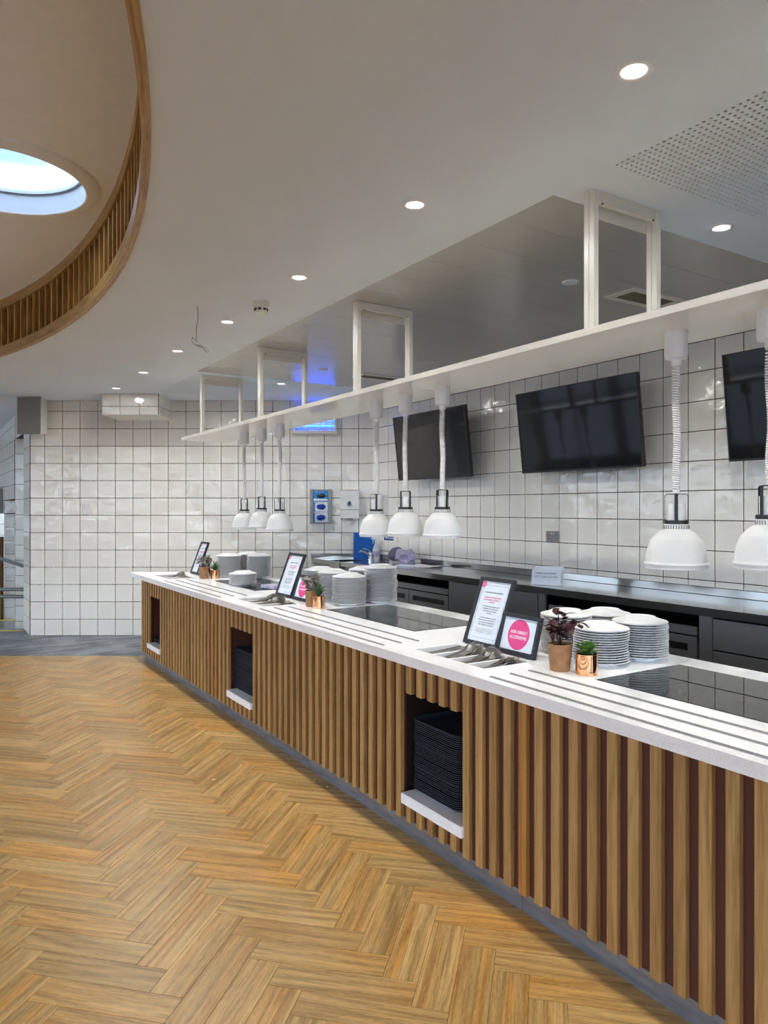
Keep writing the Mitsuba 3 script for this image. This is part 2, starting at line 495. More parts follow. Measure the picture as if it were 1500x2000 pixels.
for off, Y, c0, tr, poly, inside in vis:
    ang = 45 if tr else -45
    M = T().translate([c0[0], c0[1], 0]).rotate([0, 0, 1], ang)
    if inside and not off and count < 300:
        add('plank', shapes[int(tr)], None, 'floor', M=M)
        count += 1
        continue
    if inside:
        m, uv = plank_shape(turned=tr)
        m = xf(m, M)
    else:
        g = poly.intersection(floor_poly).buffer(-.0004)
        if g.is_empty or g.area < 1e-4 or g.geom_type != 'Polygon':
            continue
        m = prism(g, -.004, 0)
        d, o = (eb, ea) if tr else (ea, eb)
        q = m.vertices[:, :2] - c0
        uv = np.c_[q @ d / PL + (10 if tr else 0), q @ o / PW]
        if not off and count < 300:
            add('plank', mikit.ply(m, 'oak_floor', uv=uv), None, 'floor')
            count += 1
            continue
    rest_v.append(m.vertices); rest_f.append(m.faces + at); rest_uv.append(uv); at += len(m.vertices)
put(uniq('floor__planks'), mikit.ply((np.vstack(rest_v), np.vstack(rest_f)), 'oak_floor', uv=np.vstack(rest_uv)), kind='stuff', label='remaining oak planks of the herringbone floor')
# the parts of the floor the camera cannot see: plain oak boards left of and behind it
add('board_field', bx(XF0, -1.3, YF0, 8.9, -.004, 0), 'oak_slat', 'floor')
add('board_field', bx(-1.3, 1.9, YF0, 0.2, -.004, 0), 'oak_slat', 'floor')
# grey slate tiles beyond the wood and behind the counter
slate_area = Polygon([(-0.6, far_y(-0.6)), (1.9, far_y(1.9)), (2.2, far_y(2.2) - .2), (2.2, 9.0), (XL, 9.95), (-0.6, 11.2)])
for i in range(-4, 3):
    for k in range(-1, 6):
        q = sbox(1.50 + .42 * i, 6.6 + .84 * k + (.42 if i % 2 else 0), 1.50 + .42 * (i + 1), 6.6 + .84 * (k + 1) + (.42 if i % 2 else 0))
        q = affinity.rotate(q, 4.0, origin=(1.5, 8.4)).buffer(-.0012).intersection(slate_area)
        if q.geom_type == 'Polygon' and q.area > .004:
            add('slate_tile', prism(q, -.004, 0), 'slate', 'floor')
add('kitchen_floor', bx(1.9, 4.6, YF0, 8.0, -.004, -.0006), 'slate', 'floor')
# steps down at the left
TS = T().rotate([0, 0, 1], -math.degrees(TH))
st = thing('stair', 'dark steps with yellow nosings behind the tiled corner at the far left', 'steps')
del labels[st]['category']
labels[st] = {'kind': 'structure', 'label': 'dark steps with yellow nosings behind the tiled corner at the far left'}
add('nosing', bx(-8, -4.36, 8.80, 8.86, -.02, .004), 'yellow_paint', st, M=TS)
add('tread', bx(-8, -4.3, 8.86, 10.6, -.35, -.15), 'steel_dark', st, M=TS)
add('nosing', bx(-8, -4.9, 10.6, 10.68, -.17, -.146), 'yellow_paint', st, M=TS)
add('landing', bx(-8, -4.9, 10.68, 13.4, -.5, -.20), 'concrete', st, M=TS)

# ---------------------------------------------------------------- ceiling, with the round opening
CX, CY, RO = -6.8833, 4.4669, 7.795
drum = Point(CX, CY).buffer(RO, quad_segs=120)
room = Polygon([(XF0, YF0), (4.62, YF0), (4.62, 7.35), (W(-4.2, 8.7)), (XL + .15, 15.2), (XF0, 15.2)])
recess = sbox(2.137, 2.105, 4.30, 6.56)
perf1 = sbox(2.1315, -0.3175, 3.4065, 1.8075)
perf2 = sbox(2.167, 6.80, 3.117, 7.95)
cut = unary_union([drum, recess, perf1, perf2])
add('ceiling', prism(room.difference(cut), ZC, ZC + .05), 'ceiling_paint', kind='structure')
# grey metal strips
for k in range(15):
    ya, yb = 2.105 + .297 * k, 2.105 + .297 * (k + 1)
    add('metal_panel', bx(2.137 + .003, 4.30, ya + .0007, yb - .0007, ZC + .0015, ZC + .02, .001), 'metal_ceiling', 'ceiling')
add('panel_backing', bx(2.1, 4.4, 2.0, 6.7, ZC + .051, ZC + .06), 'dark_void', 'ceiling')


def perforated(x0, x1, y0, y1, p=0.025, r=0.0062, t=0.004):
    nx, ny = int(round((x1 - x0) / p)), int(round((y1 - y0) / p))
    px, py = (x1 - x0) / nx, (y1 - y0) / ny
    n = 8
    ang = np.arange(n) * 2 * np.pi / n + np.pi / n
    ring = np.c_[np.cos(ang), np.sin(ang)] * r
    # square border points, two to a side
    sq = []
    for a in ang:
        q = np.array([np.cos(a), np.sin(a)])
        q = q / np.abs(q).max()
        sq.append(q)
    sq = np.sign(np.array(sq)) * np.where(np.abs(np.array(sq)) > .99, 1.0, np.abs(np.array(sq)))
    corner = np.array([[1, 1], [-1, 1], [-1, -1], [1, -1]], float)
    V, Fc, at = [], [], 0
    for i in range(nx):
        for j in range(ny):
            c0 = np.array([x0 + (i + .5) * px, y0 + (j + .5) * py])
            o = sq * np.array([px / 2, py / 2]) + c0
            cn = corner * np.array([px / 2, py / 2]) + c0
            rg = ring + c0
            V += [np.c_[rg, np.full(n, ZC)], np.c_[o, np.full(n, ZC)], np.c_[cn, np.full(4, ZC)], np.c_[rg, np.full(n, ZC + t)]]
            for a in range(n):
                b = (a + 1) % n
                Fc += [[at + a, at + b, at + n + b], [at + a, at + n + b, at + n + a], [at + a, at + 2 * n + 4 + b, at + b], [at + a, at + 2 * n + 4 + a, at + 2 * n + 4 + b]]
            # corner triangles: between border points 0-1, 2-3, 4-5, 6-7
            for q, (a, b) in enumerate(((0, 1), (2, 3), (4, 5), (6, 7))):
                Fc += [[at + n + a, at + n + b, at + 2 * n + q]]
            at += 3 * n + 4
    return trimesh.Trimesh(np.vstack(V), np.array(Fc), process=False)


add('perforated_panel', perforated(2.1315, 3.4065, -0.3175, 1.8075), 'ceiling_paint', 'ceiling')
add('perforated_panel', perforated(2.167, 3.117, 6.80, 7.95), 'ceiling_paint', 'ceiling')
add('panel_backing', bx(2.133, 3.405, -.316, 1.806, ZC + .008, ZC + .012), 'dark_void', 'ceiling')
add('panel_backing', bx(2.168, 3.116, 6.801, 7.949, ZC + .008, ZC + .012), 'dark_void', 'ceiling')
# the drum: oak ring with fins, raised ceiling with a round skylight
ZU = 3.165
a0, a1 = math.radians(-42), math.radians(52)
SX, SY, SR0, SR1 = 0.351, 4.214, 0.405, 0.477
up = Polygon([(CX + 7.9 * math.cos(a), CY + 7.9 * math.sin(a)) for a in np.linspace(-math.pi, math.pi, 400)]).intersection(sbox(XF0, -4, 3, 15)).difference(Point(SX, SY).buffer(SR0 + .02, quad_segs=40))
add('raised_ceiling', prism(up, ZU, ZU + .05), 'plaster', 'ceiling')


def arcband(r0, r1, z0, z1, n=140, s=0):
    v, f = [], []
    for a in np.linspace(a0, a1, n):
        cs, sn = math.cos(a), math.sin(a)
        v += [[CX + r * cs, CY + r * sn, z] for r, z in ((r0, z0), (r1, z0), (r1, z1), (r0, z1))]
    for i in range(n - 1):
        for j in range(4):
            q = [i * 4 + j, i * 4 + (j + 1) % 4, i * 4 + 4 + (j + 1) % 4, i * 4 + 4 + j]
            f += [[q[0], q[1], q[2]], [q[0], q[2], q[3]]]
    f += [[0, 1, 2], [0, 2, 3], [4 * n - 4, 4 * n - 2, 4 * n - 3], [4 * n - 4, 4 * n - 1, 4 * n - 2]]
    return trimesh.Trimesh(v, f, process=False)


tr = 'trim_1'
names[tr] = 0
labels[tr] = {'kind': 'structure', 'label': 'curved oak ring with upright fins around the round ceiling opening'}
add('lower_rail', arcband(7.762, 7.795, 2.718, 2.790), 'oak_ring', tr, smooth=25)
add('lower_sill', arcband(7.795, 7.90, 2.780, 2.790), 'oak_ring', tr, smooth=25)
add('top_rail', arcband(7.762, 7.82, 3.092, ZU), 'oak_ring', tr, smooth=25)
add('back_board', arcband(7.888, 7.90, 2.73, ZU + .02), 'niche_dark', tr, smooth=25)
fin = mikit.ply(bx(7.772, 7.872, -.0115, .0115, 2.788, 3.094, .002), 'oak_fin')
k = 0
for i in range(-44, 58):
    a = (i + .35) * 0.13 / 7.77
    if a0 + .01 < a < a1 - .01:
        add('fin', fin, None, tr, M=T().translate([CX, CY, 0]).rotate([0, 0, 1], math.degrees(a)))
# skylight
labels['window_1'] = {'kind': 'structure', 'label': 'round skylight with a white rim in the raised ceiling'}
names['window_1'] = 0
sk = T().translate([SX, SY, 0])
add('rim', lathe([[SR0, ZU + .05], [SR0, ZU - .022], [SR0 + .006, ZU - .026], [SR1 - .02, ZU - .022], [SR1, ZU - .010], [SR1 + .006, ZU + .002], [SR1 + .006, ZU + .05]], 96), 'plaster', 'window_1', smooth=30, M=sk)
add('shaft', lathe([[SR0, ZU - .02], [SR0 - .004, ZU + .085], [SR0 - .02, ZU + .085], [SR0 - .02, ZU + .11], [SR0 + .08, ZU + .11], [SR0 + .08, ZU + .03], [SR0, ZU + .03]], 96), 'shaft_grey', 'window_1', smooth=30, M=sk)
add('gasket', lathe([[SR0 - .004, ZU + .079], [SR0 - .010, ZU + .079], [SR0 - .010, ZU + .084], [SR0 - .004, ZU + .084]], 96), 'aluminium', 'window_1', smooth=30, M=sk)
add('pane', lathe([[0, ZU + .100], [SR0 - .018, ZU + .100]], 96), 'pane_glass', 'window_1', M=sk)

# ---------------------------------------------------------------- outer walls with windows (behind and left of the camera)
labels['wall_west'] = {'kind': 'structure'}
labels['wall_south'] = {'kind': 'structure'}


def window_wall(key, base_M, length, nwin, z0=.35, z1=2.62):
    """A wall along local x from 0 to length, with a band of windows; local y outwards."""
    names[key] = 0
    pitch = length / nwin
    parts = [bx(0, length, 0, .2, 0, z0), bx(0, length, 0, .2, z1, 3.3)]
    for i in range(nwin + 1):
        parts.append(bx(max(0, i * pitch - .12), min(length, i * pitch + .12), 0, .2, z0, z1))
    put(key, mikit.ply(cat_(*parts), 'wall_paint'), base_M, kind='structure')
    for i in range(nwin):
        a, b = i * pitch + .12, (i + 1) * pitch - .12
        if b - a < .2:
            continue
        w = f'window_{wcount[0]}'
        wcount[0] += 1
        labels[w] = {'kind': 'structure'}
        m = (a + b) / 2
        fr = cat_(bx(a, a + .05, .05, .11, z0, z1), bx(b - .05, b, .05, .11, z0, z1), bx(a, b, .05, .11, z0, z0 + .05), bx(a, b, .05, .11, z1 - .05, z1), bx(m - .025, m + .025, .05, .11, z0, z1), bx(a, b, .05, .11, 1.9, 1.95))
        add('frame', fr, 'aluminium', w, M=base_M)
        q = trimesh.Trimesh([[a, .08, z0], [b, .08, z0], [b, .08, z1], [a, .08, z1]], [[0, 1, 2], [0, 2, 3]], process=False)
        add('pane', q, 'pane_glass', w, M=base_M)


wcount = [2]
window_wall('wall_west', T().translate([XF0, YF0, 0]).rotate([0, 0, 1], 90), 18.6, 7)
window_wall('wall_south', T().translate([4.6, YF0, 0]).rotate([0, 0, 1], 180), 10.6, 4)
add('wall_north', bx(XF0, 1.2, 14.6, 14.8, -.5, 3.2), 'wall_paint', kind='structure')

# ---------------------------------------------------------------- ceiling fittings
trim_mesh = mikit.ply(lathe([[.036, -.0005], [.037, -.004], [.041, -.0055], [.052, -.004], [.0545, -.0005], [.0545, 0]], 48), 'white_plastic', 30)
lens = trimesh.creation.cylinder(.0375, .0016, sections=40)
lens_mesh = mikit.ply(lens, 'white_plastic')
lens_mesh['emitter'] = {'type': 'area', 'radiance': {'type': 'rgb', 'value': [LAMP, LAMP * .98, LAMP * .91]}}
order = ['nearest', 'second nearest', 'third nearest', 'fourth nearest', 'fifth nearest', 'sixth nearest', 'seventh nearest']
row = [(1.7209, 1.3809), (1.7197, 2.4727), (1.7323, 3.5846), (1.7404, 4.696), (1.7302, 5.7761), (1.7376, 6.8568), (1.7288, 7.9125)]
spots = [(p, f'recessed round downlight, {o} in the row along the ceiling left of the grey panel') for p, o in zip(row, order)]
spots += [((3.012, 1.9443), 'recessed round downlight at the right between the dotted panel and the grey panel'), ((3.0576, 6.7364), 'recessed downlight glaring through the far white hanger frame')]
spots += [((1.72, .28), None), ((1.72, -.82), None), ((3.9, .3), None)]
for (x, y), lab in spots[:9]:
    t = thing('downlight', lab, 'ceiling light', 'recessed downlights in the ceiling')
    add('trim_ring', trim_mesh, None, t, M=T().translate([x, y, ZC]))
    add('lens', lens_mesh, None, t, M=T().translate([x, y, ZC - .0016]))
for (x, y), lab in spots[9:]:
    t = thing('downlight', 'recessed round downlight behind the camera', 'ceiling light', 'recessed downlights in the ceiling')
    add('trim_ring', trim_mesh, None, t, M=T().translate([x, y, ZC]))
    add('lens', lens_mesh, None, t, M=T().translate([x, y, ZC - .0016]))
for (x, y), lab in (((3.0368, 2.8622), 'small round speaker grille in the grey ceiling panel beside the nearest hanger frame'), ((3.0723, 5.8625), 'small round speaker grille in the grey ceiling panel by the blue glow')):
    t = thing('ceiling_speaker', lab, 'ceiling speaker')
    add('grille', lathe([[0, -.006], [.03, -.006], [.034, -.004], [.034, 0]], 32), 'white_plastic', t, True, M=T().translate([x, y, ZC + .001]))
    add('bezel', lathe([[.034, -.001], [.036, -.007], [.042, -.006], [.046, 0]], 32), 'white_plastic', t, True, M=T().translate([x, y, ZC + .001]))
# air grilles
for (x0, x1, ya, yb), lab in (((3.42, 3.89, 2.735, 2.965), 'white framed air grille seen through the nearest hanger frame'), ((3.46, 3.93, 5.82, 6.03), 'white framed air grille at the far end of the grey ceiling panel')):
    t = thing('air_grille', lab, 'air vent')
    w = .045
    z = ZC - .006
    add('frame', cat_(bx(x0, x1, ya, ya + w, z, z + .008), bx(x0, x1, yb - w, yb, z, z + .008), bx(x0, x0 + w, ya + w, yb - w, z, z + .008), bx(x1 - w, x1, ya + w, yb - w, z, z + .008)), 'white_frame', t)
    add('core', bx(x0 + w, x1 - w, ya + w, yb - w, z + .004, z + .009), 'filter_mesh', t)
# smoke detector
t = thing('smoke_detector', 'white smoke detector with dark vent slots on the ceiling', 'smoke detector')
M = T().translate([1.7491, 4.1435, ZC])
add('base', lathe([[0, 0], [.052, 0], [.052, -.034], [.046, -.040], [0, -.040]], 40), 'white_frame', t, 30, M=M)
add('cap', lathe([[.034, -.040], [.040, -.058], [.032, -.070], [0, -.072]], 40), 'white_frame', t, 30, M=M)
for q in range(8):
    add('vent_slot', bx(.0375, .042, -.008, .008, -.055, -.044), 'black_plastic', t, M=M.rotate([0, 0, 1], 45 * q + 10))
# stray cable
pts = [(1.4506, 4.4394, ZC)]
pts += [(1.4506 + .006 * math.sin(q * .8), 4.4394, ZC - .028 * q) for q in range(1, 9)]
cx_, cz_ = 1.452, ZC - .235
bz = [(-.03, .045), (-.034, .02), (-.02, 0), (0.0, -.012), (.03, -.02), (.05, -.042), (.066, -.052), (.072, -.044), (.05, -.024), (.02, -.010), (-.004, -.004), (.03, -.012)]
pts += [(cx_ + a * C, 4.4394 - a * S, cz_ + b) for a, b in bz]
add('hanging_cable', tube(pts, .0022, 6), 'grey_plastic', smooth=True, label='thin knotted cable hanging from the white ceiling', category='cable')

# ---------------------------------------------------------------- gantry shelf with its hanger frames
gt = thing('gantry_shelf', 'long white shelf hung from the ceiling over the counter', 'hanging shelf')
GX0, GX1, GZ0, GZ1 = 2.185, 2.64, 2.146, 2.176
ends = [-1.0, 1.2, 3.37, 5.55, 7.17]
for q in range(4):
    add('shelf_board', bx(GX0, GX1, ends[q] + .0008, ends[q + 1] - .0008, GZ0, GZ1, .002), 'white_gloss', gt)
for q, y in enumerate((6.70, 5.315, 3.83, 2.0, .45)):
    lab = ['far end', 'second from the far end', 'middle', 'nearest', 'out of view'][q]
    f = add('hanger_frame', cat_(bx(2.225, 2.2525, y - .026, y, GZ1, ZC, .002), bx(2.225, 2.2525, y + .001, y + .027, GZ1, ZC, .002)), 'white_frame', gt)
    add('post', cat_(bx(2.605, 2.6325, y - .026, y, GZ1, ZC, .002), bx(2.605, 2.6325, y + .001, y + .027, GZ1, ZC, .002)), 'white_frame', f)
    add('top_bar', cat_(bx(2.2525, 2.605, y - .024, y - .001, ZC - .045, ZC - .001), bx(2.2525, 2.605, y + .026, y + .03, ZC - .085, ZC - .03)), 'white_frame', f)
    for xx in (2.275, 2.585):
        add('screw', bx(xx - .0035, xx + .0035, y - .0265, y - .022, ZC - .051, ZC - .046), 'black_metal', f)

# ---------------------------------------------------------------- heat lamps
def coil(p0, p1, sway, r=.0108, wire=.0042, turns=52, per=11):
    n = turns * per
    q = np.linspace(0, 1, n)
    tt = np.sin(q * np.pi)
    cx = p0[0] + (p1[0] - p0[0]) * q + sway[0] * np.sin(q * 2 * np.pi) + sway[1] * tt
    cy = p0[1] + (p1[1] - p0[1]) * q + sway[2] * np.sin(q * 3 * np.pi)
    zz = p0[2] + (p1[2] - p0[2]) * (q ** 0.88)
    a = q * turns * 2 * np.pi
    return tube(np.c_[cx + r * np.cos(a), cy + r * np.sin(a), zz], wire, 6)


shade_out = [[.0455, .150], [.056, .1455], [.068, .137], [.080, .125], [.089, .1130], [.0915, .1115], [.099, .095], [.106, .072], [.1105, .048], [.1125, .026], [.1165, .0235], [.1180, .020], [.1180, .016], [.1145, .012], [.1130, .0], [.1105, .0],
             [.1095, .026], [.104, .068], [.096, .094], [.086, .112], [.066, .133], [.0455, .146]]
LX = 2.42
lamp_parts = None
lamps = [(6.11, 1.295, 'far group, lamp at its far end'), (5.72, 1.309, 'far group, middle lamp'), (5.36, 1.297, 'far group, lamp at its near end'),
         (3.90, 1.300, 'middle group, left lamp, over the blue board'), (3.575, 1.313, 'middle group, middle lamp, in front of the left television'), (3.215, 1.313, 'middle group, right lamp, before the left television'),
         (1.747, 1.250, 'near group, alone in front of the tiles right of the middle television'), (1.385, 1.273, 'near group, cut by the right edge before the right television')]
for q, (y, zb, lab) in enumerate(lamps):
    t = thing('heat_lamp', f'white heat lamp, {lab}', 'heat lamp', 'heat lamps under the gantry shelf')
    k = .985 if q >= 6 else .93
    M = T().translate([LX, y, zb]).scale([k, k, k])
    top = zb + .285 * k
    if lamp_parts is None:
        slots = []
        for a in range(30):
            sl = bx(.0455, .0475, -.0016, .0016, .1515, .166)
            slots.append(xf(sl, T().rotate([0, 0, 1], a * 12)))
        straps = {}
        lamp_parts = dict(
            shade=mikit.ply(lathe(shade_out, 56), 'white_enamel', 35),
            vent_collar=mikit.ply(lathe([[.040, .148], [.0455, .148], [.0465, .150], [.0465, .168], [.043, .171], [.03, .171]], 48), 'white_enamel', 30),
            vent_slot=mikit.ply(cat_(*slots), 'slot_dark'),
            clamp_ring=mikit.ply(lathe([[.030, .170], [.0452, .170], [.0452, .184], [.030, .184]], 40), 'black_metal', 30),
            lamp_holder=mikit.ply(lathe([[0, .172], [.0345, .172], [.0345, .247], [.0335, .249], [0, .249]], 40), 'white_enamel', 30),
            cage_bar=[mikit.ply(cat_(bx(.0405, .0425, -.0062, .0062, .175, .278, .0004), bx(0, .036, -.0062, .0062, .283, .2855, .0004), xf(bx(0, .0085, -.0062, .0062, -.001, .001), T().translate([.0357, 0, .284]).rotate([0, 1, 0], 45))), 'black_metal')],
            gland=mikit.ply(lathe([[0, .249], [.008, .249], [.008, .285], [.0125, .287], [.0125, .302], [.009, .306], [0, .306]], 24), 'white_plastic', 30))
    add('shade', lamp_parts['shade'], None, t, M=M)
    add('vent_collar', lamp_parts['vent_collar'], None, t, M=M)
    add('vent_slots', lamp_parts['vent_slot'], None, t, M=M)
    add('clamp_ring', lamp_parts['clamp_ring'], None, t, M=M)
    add('lamp_holder', lamp_parts['lamp_holder'], None, t, M=M)
    add('gland', lamp_parts['gland'], None, t, M=M)
    for a in range(4):
        add('cage_bar', lamp_parts['cage_bar'][0], None, t, M=M.rotate([0, 0, 1], 90 * a + math.degrees(math.atan2(y, LX)) + (45, 45, 8, 0, 45, 40, 0, 52)[q]))
    add('canopy', lathe([[0, GZ0], [.041, GZ0], [.0425, GZ0 - .085], [.039, GZ0 - .104], [.02, GZ0 - .107], [.0175, GZ0 - .109], [.0175, GZ0 - .127], [.0135, GZ0 - .131], [0, GZ0 - .131]], 40), 'white_plastic', t, 30, M=T().translate([LX, y, 0]))
    sw = (rng.uniform(-.004, .006), rng.uniform(-.006, .006), rng.uniform(-.004, .004))
    add('cord', coil((LX, y, GZ0 - .128), (LX, y, zb + .304 * k), sw), 'white_plastic', t, True)

# ---------------------------------------------------------------- televisions
for q, (ya, yb, lab) in enumerate(((6.345, 5.172, 'left wall television, behind two heat lamps'), (4.497, 3.302, 'middle wall television, nothing hung before it'), (2.668, 1.50, 'right wall television, cut off by the edge of the photo'))):
    t = thing('television', f'black flat {lab}', 'television', 'televisions on the kitchen wall')
    w, h = ya - yb, .652
    cy = (ya + yb) / 2
    tilt = math.degrees(math.atan2(.075, .64))
    # local: x = -world y, y into the wall, z up, hung from the lower edge
    M = T().translate([4.215, cy, 1.764]).rotate([0, 0, 1], -90).rotate([1, 0, 0], tilt)
    b = .009
    add('casing', bx(-w / 2, w / 2, .004, .035, 0, h, .003), 'black_plastic', t, M=M)
    add('rear_housing', bx(-w * .36, w * .36, .035, .075, .06, h * .7, .01), 'black_plastic', t, M=M)
    add('bezel', cat_(bx(-w / 2, w / 2, -.004, .006, 0, .014), bx(-w / 2, w / 2, -.004, .006, h - b, h), bx(-w / 2, -w / 2 + b, -.004, .006, .014, h - b), bx(w / 2 - b, w / 2, -.004, .006, .014, h - b)), 'black_plastic', t, M=M)
    add('screen', bx(-w / 2 + b, w / 2 - b, -.001, .006, .014, h - b), 'tv_glass', t, M=M)
    add('wall_bracket', cat_(bx(-.22, .22, -.03, -.0135, 1.95, 2.22), bx(-.17, -.13, -.17, -.03, 2.0, 2.06), bx(.13, .17, -.17, -.03, 2.0, 2.06)), 'black_metal', t, M=TRIGHT.translate([-cy, 0, 0]))

# ---------------------------------------------------------------- things on the walls
# loudspeaker high at the left corner
t = thing('loudspeaker', 'grey fronted loudspeaker high on the tiled corner at the left', 'loudspeaker')
TSP = T().translate([*W(-3.965, 8.32), 2.306]).rotate([0, 0, 1], -math.degrees(TH) - 6)
add('grille', mikit.ply(xf(prism(rrect(.272, .43, .012), -.012, 0), T().translate([0, -.127, .217]).rotate([1, 0, 0], 90)), 'grey_plastic'), None, t, M=TSP)
cab = trimesh.convex.convex_hull(np.array([[-.138, -.115, 0], [.138, -.115, 0], [-.138, -.115, .436], [.138, -.115, .436], [-.085, .10, .03], [.085, .10, .03], [-.085, .10, .40], [.085, .10, .40]]))
add('cabinet', cab, 'white_frame', t, M=TSP)
add('bracket', bx(-.03, .03, .08, .15, .12, .2), 'white_frame', t, M=TSP)
# small white plate
t = thing('wall_sensor', 'small white square sensor plate on the back wall tiles', 'sensor')
add('plate', bx(-3.493, -3.413, -.030, -.012, 1.406, 1.523, .004), 'white_plastic', t, M=TB)
add('base', bx(-3.488, -3.418, -.0135, -.004, 1.411, 1.518), 'grey_plastic', t, M=TB)
# glove box rack
t = thing('glove_dispenser', 'grey metal rack holding three boxes of blue gloves on the back wall', 'glove dispenser')
gx0, gx1, gz0, gz1 = -.851, -.607, 1.303, 1.696
add('back_plate', bx(gx0, gx1, -.016, -.012, gz0, gz1), 'steel_dark', t, M=TB)
add('side_flange', bx(gx0, gx0 + .036, -.10, -.016, gz0, gz1, .002), 'steel_dark', t, M=TB)
add('side_flange', bx(gx1 - .036, gx1, -.10, -.016, gz0, gz1, .002), 'steel_dark', t, M=TB)
add('shelf', bx(gx0, gx1, -.10, -.016, gz0, gz0 + .006), 'steel_dark', t, M=TB)
for q in range(3):
    za = gz0 + .012 + q * .122
    bt = thing('glove_box', f"{['white and blue glove box, lowest', 'white and blue glove box, middle', 'bright blue glove box, topmost'][q]} of three in the wall rack", 'glove box')
    add('carton', bx(gx0 + .038, gx1 - .038, -.095, -.018, za, za + .118, .002), 'box_blue' if q == 2 else 'paper', bt, M=TB)
    if q == 2:
        add('band', bx(gx0 + .040, gx1 - .040, -.0962, -.094, za + .006, za + .028), 'paper', bt, M=TB)
    else:
        add('band', bx(gx0 + .040, gx0 + .06, -.0962, -.094, za + .004, za + .11), 'box_blue', bt, M=TB)
    ov = lathe([[0, .007], [.3, .0068], [.8, .004], [1, 0]], 24)
    ov.apply_scale([.052, .026, 1])
    add('opening', ov, 'black_plastic' if q == 2 else 'glove_blue', bt, True, M=TB.translate([(gx0 + gx1) / 2 + .006, -.0945, za + .062]).rotate([1, 0, 0], 90))
    if q < 2:
        gl = trimesh.creation.icosphere(2, 1.0)
        gl.vertices *= (1 + .5 * (meshkit.noise(gl.vertices * 2.2 + q * 9) - .5))[:, None]
        gl.apply_scale([.05, .016, .028])
        add('glove', gl, 'glove_blue', bt, True, M=TB.translate([(gx0 + gx1) / 2 + .004, -.104, za + .054]))
    tx = meshkit.text_mesh('Blue Vinyl Gloves', .008, .0006)
    add('print', tx, 'ink_white' if q == 2 else 'ink', bt, M=TB.translate([gx0 + .064, -.0958, za + .101]).rotate([1, 0, 0], 90))
# paper towel dispenser
t = thing('towel_dispenser', 'white paper towel dispenser with a drop emblem on the back wall', 'paper towel dispenser')
p0, p1, q0, q1 = -.503, -.289, 1.357, 1.690
prof = Polygon([(0, q0), (-.10, q0 + .005), (-.115, q0 + .10), (-.125, q0 + .11), (-.135, q1 - .06), (-.11, q1 - .01), (-.13, q1), (0, q1)])
add('body', trimesh.Trimesh(*[(lambda m: (np.c_[m.vertices[:, 2], m.vertices[:, 0], m.vertices[:, 1]], m.faces))(prism(prof, p0, p1))][0], process=False), 'white_plastic', t, M=TB.translate([0, -.012, 0]))
drop = Polygon([(0, .058)] + [(.026 * math.sin(a), -.012 - .026 * math.cos(a)) for a in np.linspace(math.radians(65 + 40), -math.radians(65 + 40), 20)])
add('emblem', prism(drop, 0, .002), 'grey_plastic', t, M=TB.translate([-.396, -.1420, 1.535]).rotate([1, 0, 0], 84))
add('emblem', prism(affinity.scale(drop, .62, .62), 0, .003), 'navy', t, M=TB.translate([-.396, -.1420, 1.535]).rotate([1, 0, 0], 84))
add('outlet', bx(-.43, -.36, -.1, -.05, 1.335, 1.36), 'grey_plastic', t, M=TB)
# second dispenser on the kitchen wall, mostly behind a lamp
t = thing('soap_dispenser', 'white dispenser on the kitchen wall half hidden behind a heat lamp', 'dispenser')
prof = Polygon([(0, 1.40), (-.06, 1.40), (-.085, 1.45), (-.10, 1.60), (-.08, 1.625), (0, 1.625)])
add('body', trimesh.Trimesh(*[(lambda m: (np.c_[m.vertices[:, 2], m.vertices[:, 0], m.vertices[:, 1]], m.faces))(prism(prof, -7.03, -6.90))][0], process=False), 'white_plastic', t, M=TRIGHT.translate([0, -.012, 0]))
add('window', bx(-6.985, -6.945, -.1105, -.09, 1.46, 1.57), 'grey_plastic', t, M=TRIGHT)
# navy label
t = thing('wall_label', 'small navy blue notice with white print on the kitchen wall', 'notice')
add('plate', bx(-6.99, -6.80, -.0145, -.011, 1.118, 1.205), 'navy', t, M=TRIGHT)
add('print', meshkit.text_mesh('hand wash', .026, .0006), 'ink_white', t, M=TRIGHT.translate([-6.968, -.0145, 1.135]).rotate([1, 0, 0], 90))
add('print', meshkit.text_mesh('basin only', .024, .0006), 'ink_white', t, M=TRIGHT.translate([-6.966, -.0145, 1.171]).rotate([1, 0, 0], 90))
# sockets
for y, lab in ((4.376, 'grey metal double socket on the tiles below the middle television'), (2.64, 'grey metal double socket mostly hidden behind the near heat lamp')):
    t = thing('wall_socket', lab, 'socket')
    M = TRIGHT.translate([-y, -.012, 1.244])
    add('plate', bx(-.074, .074, -.008, .002, -.043, .043, .002), 'socket_steel', t, M=M)
    for sx in (-.036, .036):
        add('pin_hole', cat_(bx(sx - .003, sx + .003, -.0088, -.007, .004, .016), bx(sx - .015, sx - .007, -.0088, -.007, -.020, -.015), bx(sx + .007, sx + .015, -.0088, -.007, -.020, -.015)), 'black_plastic', t, M=M)
        add('switch', bx(sx * .35 - .006, sx * .35 + .006, -.011, -.007, .016, .034, .001), 'chrome', t, M=M)
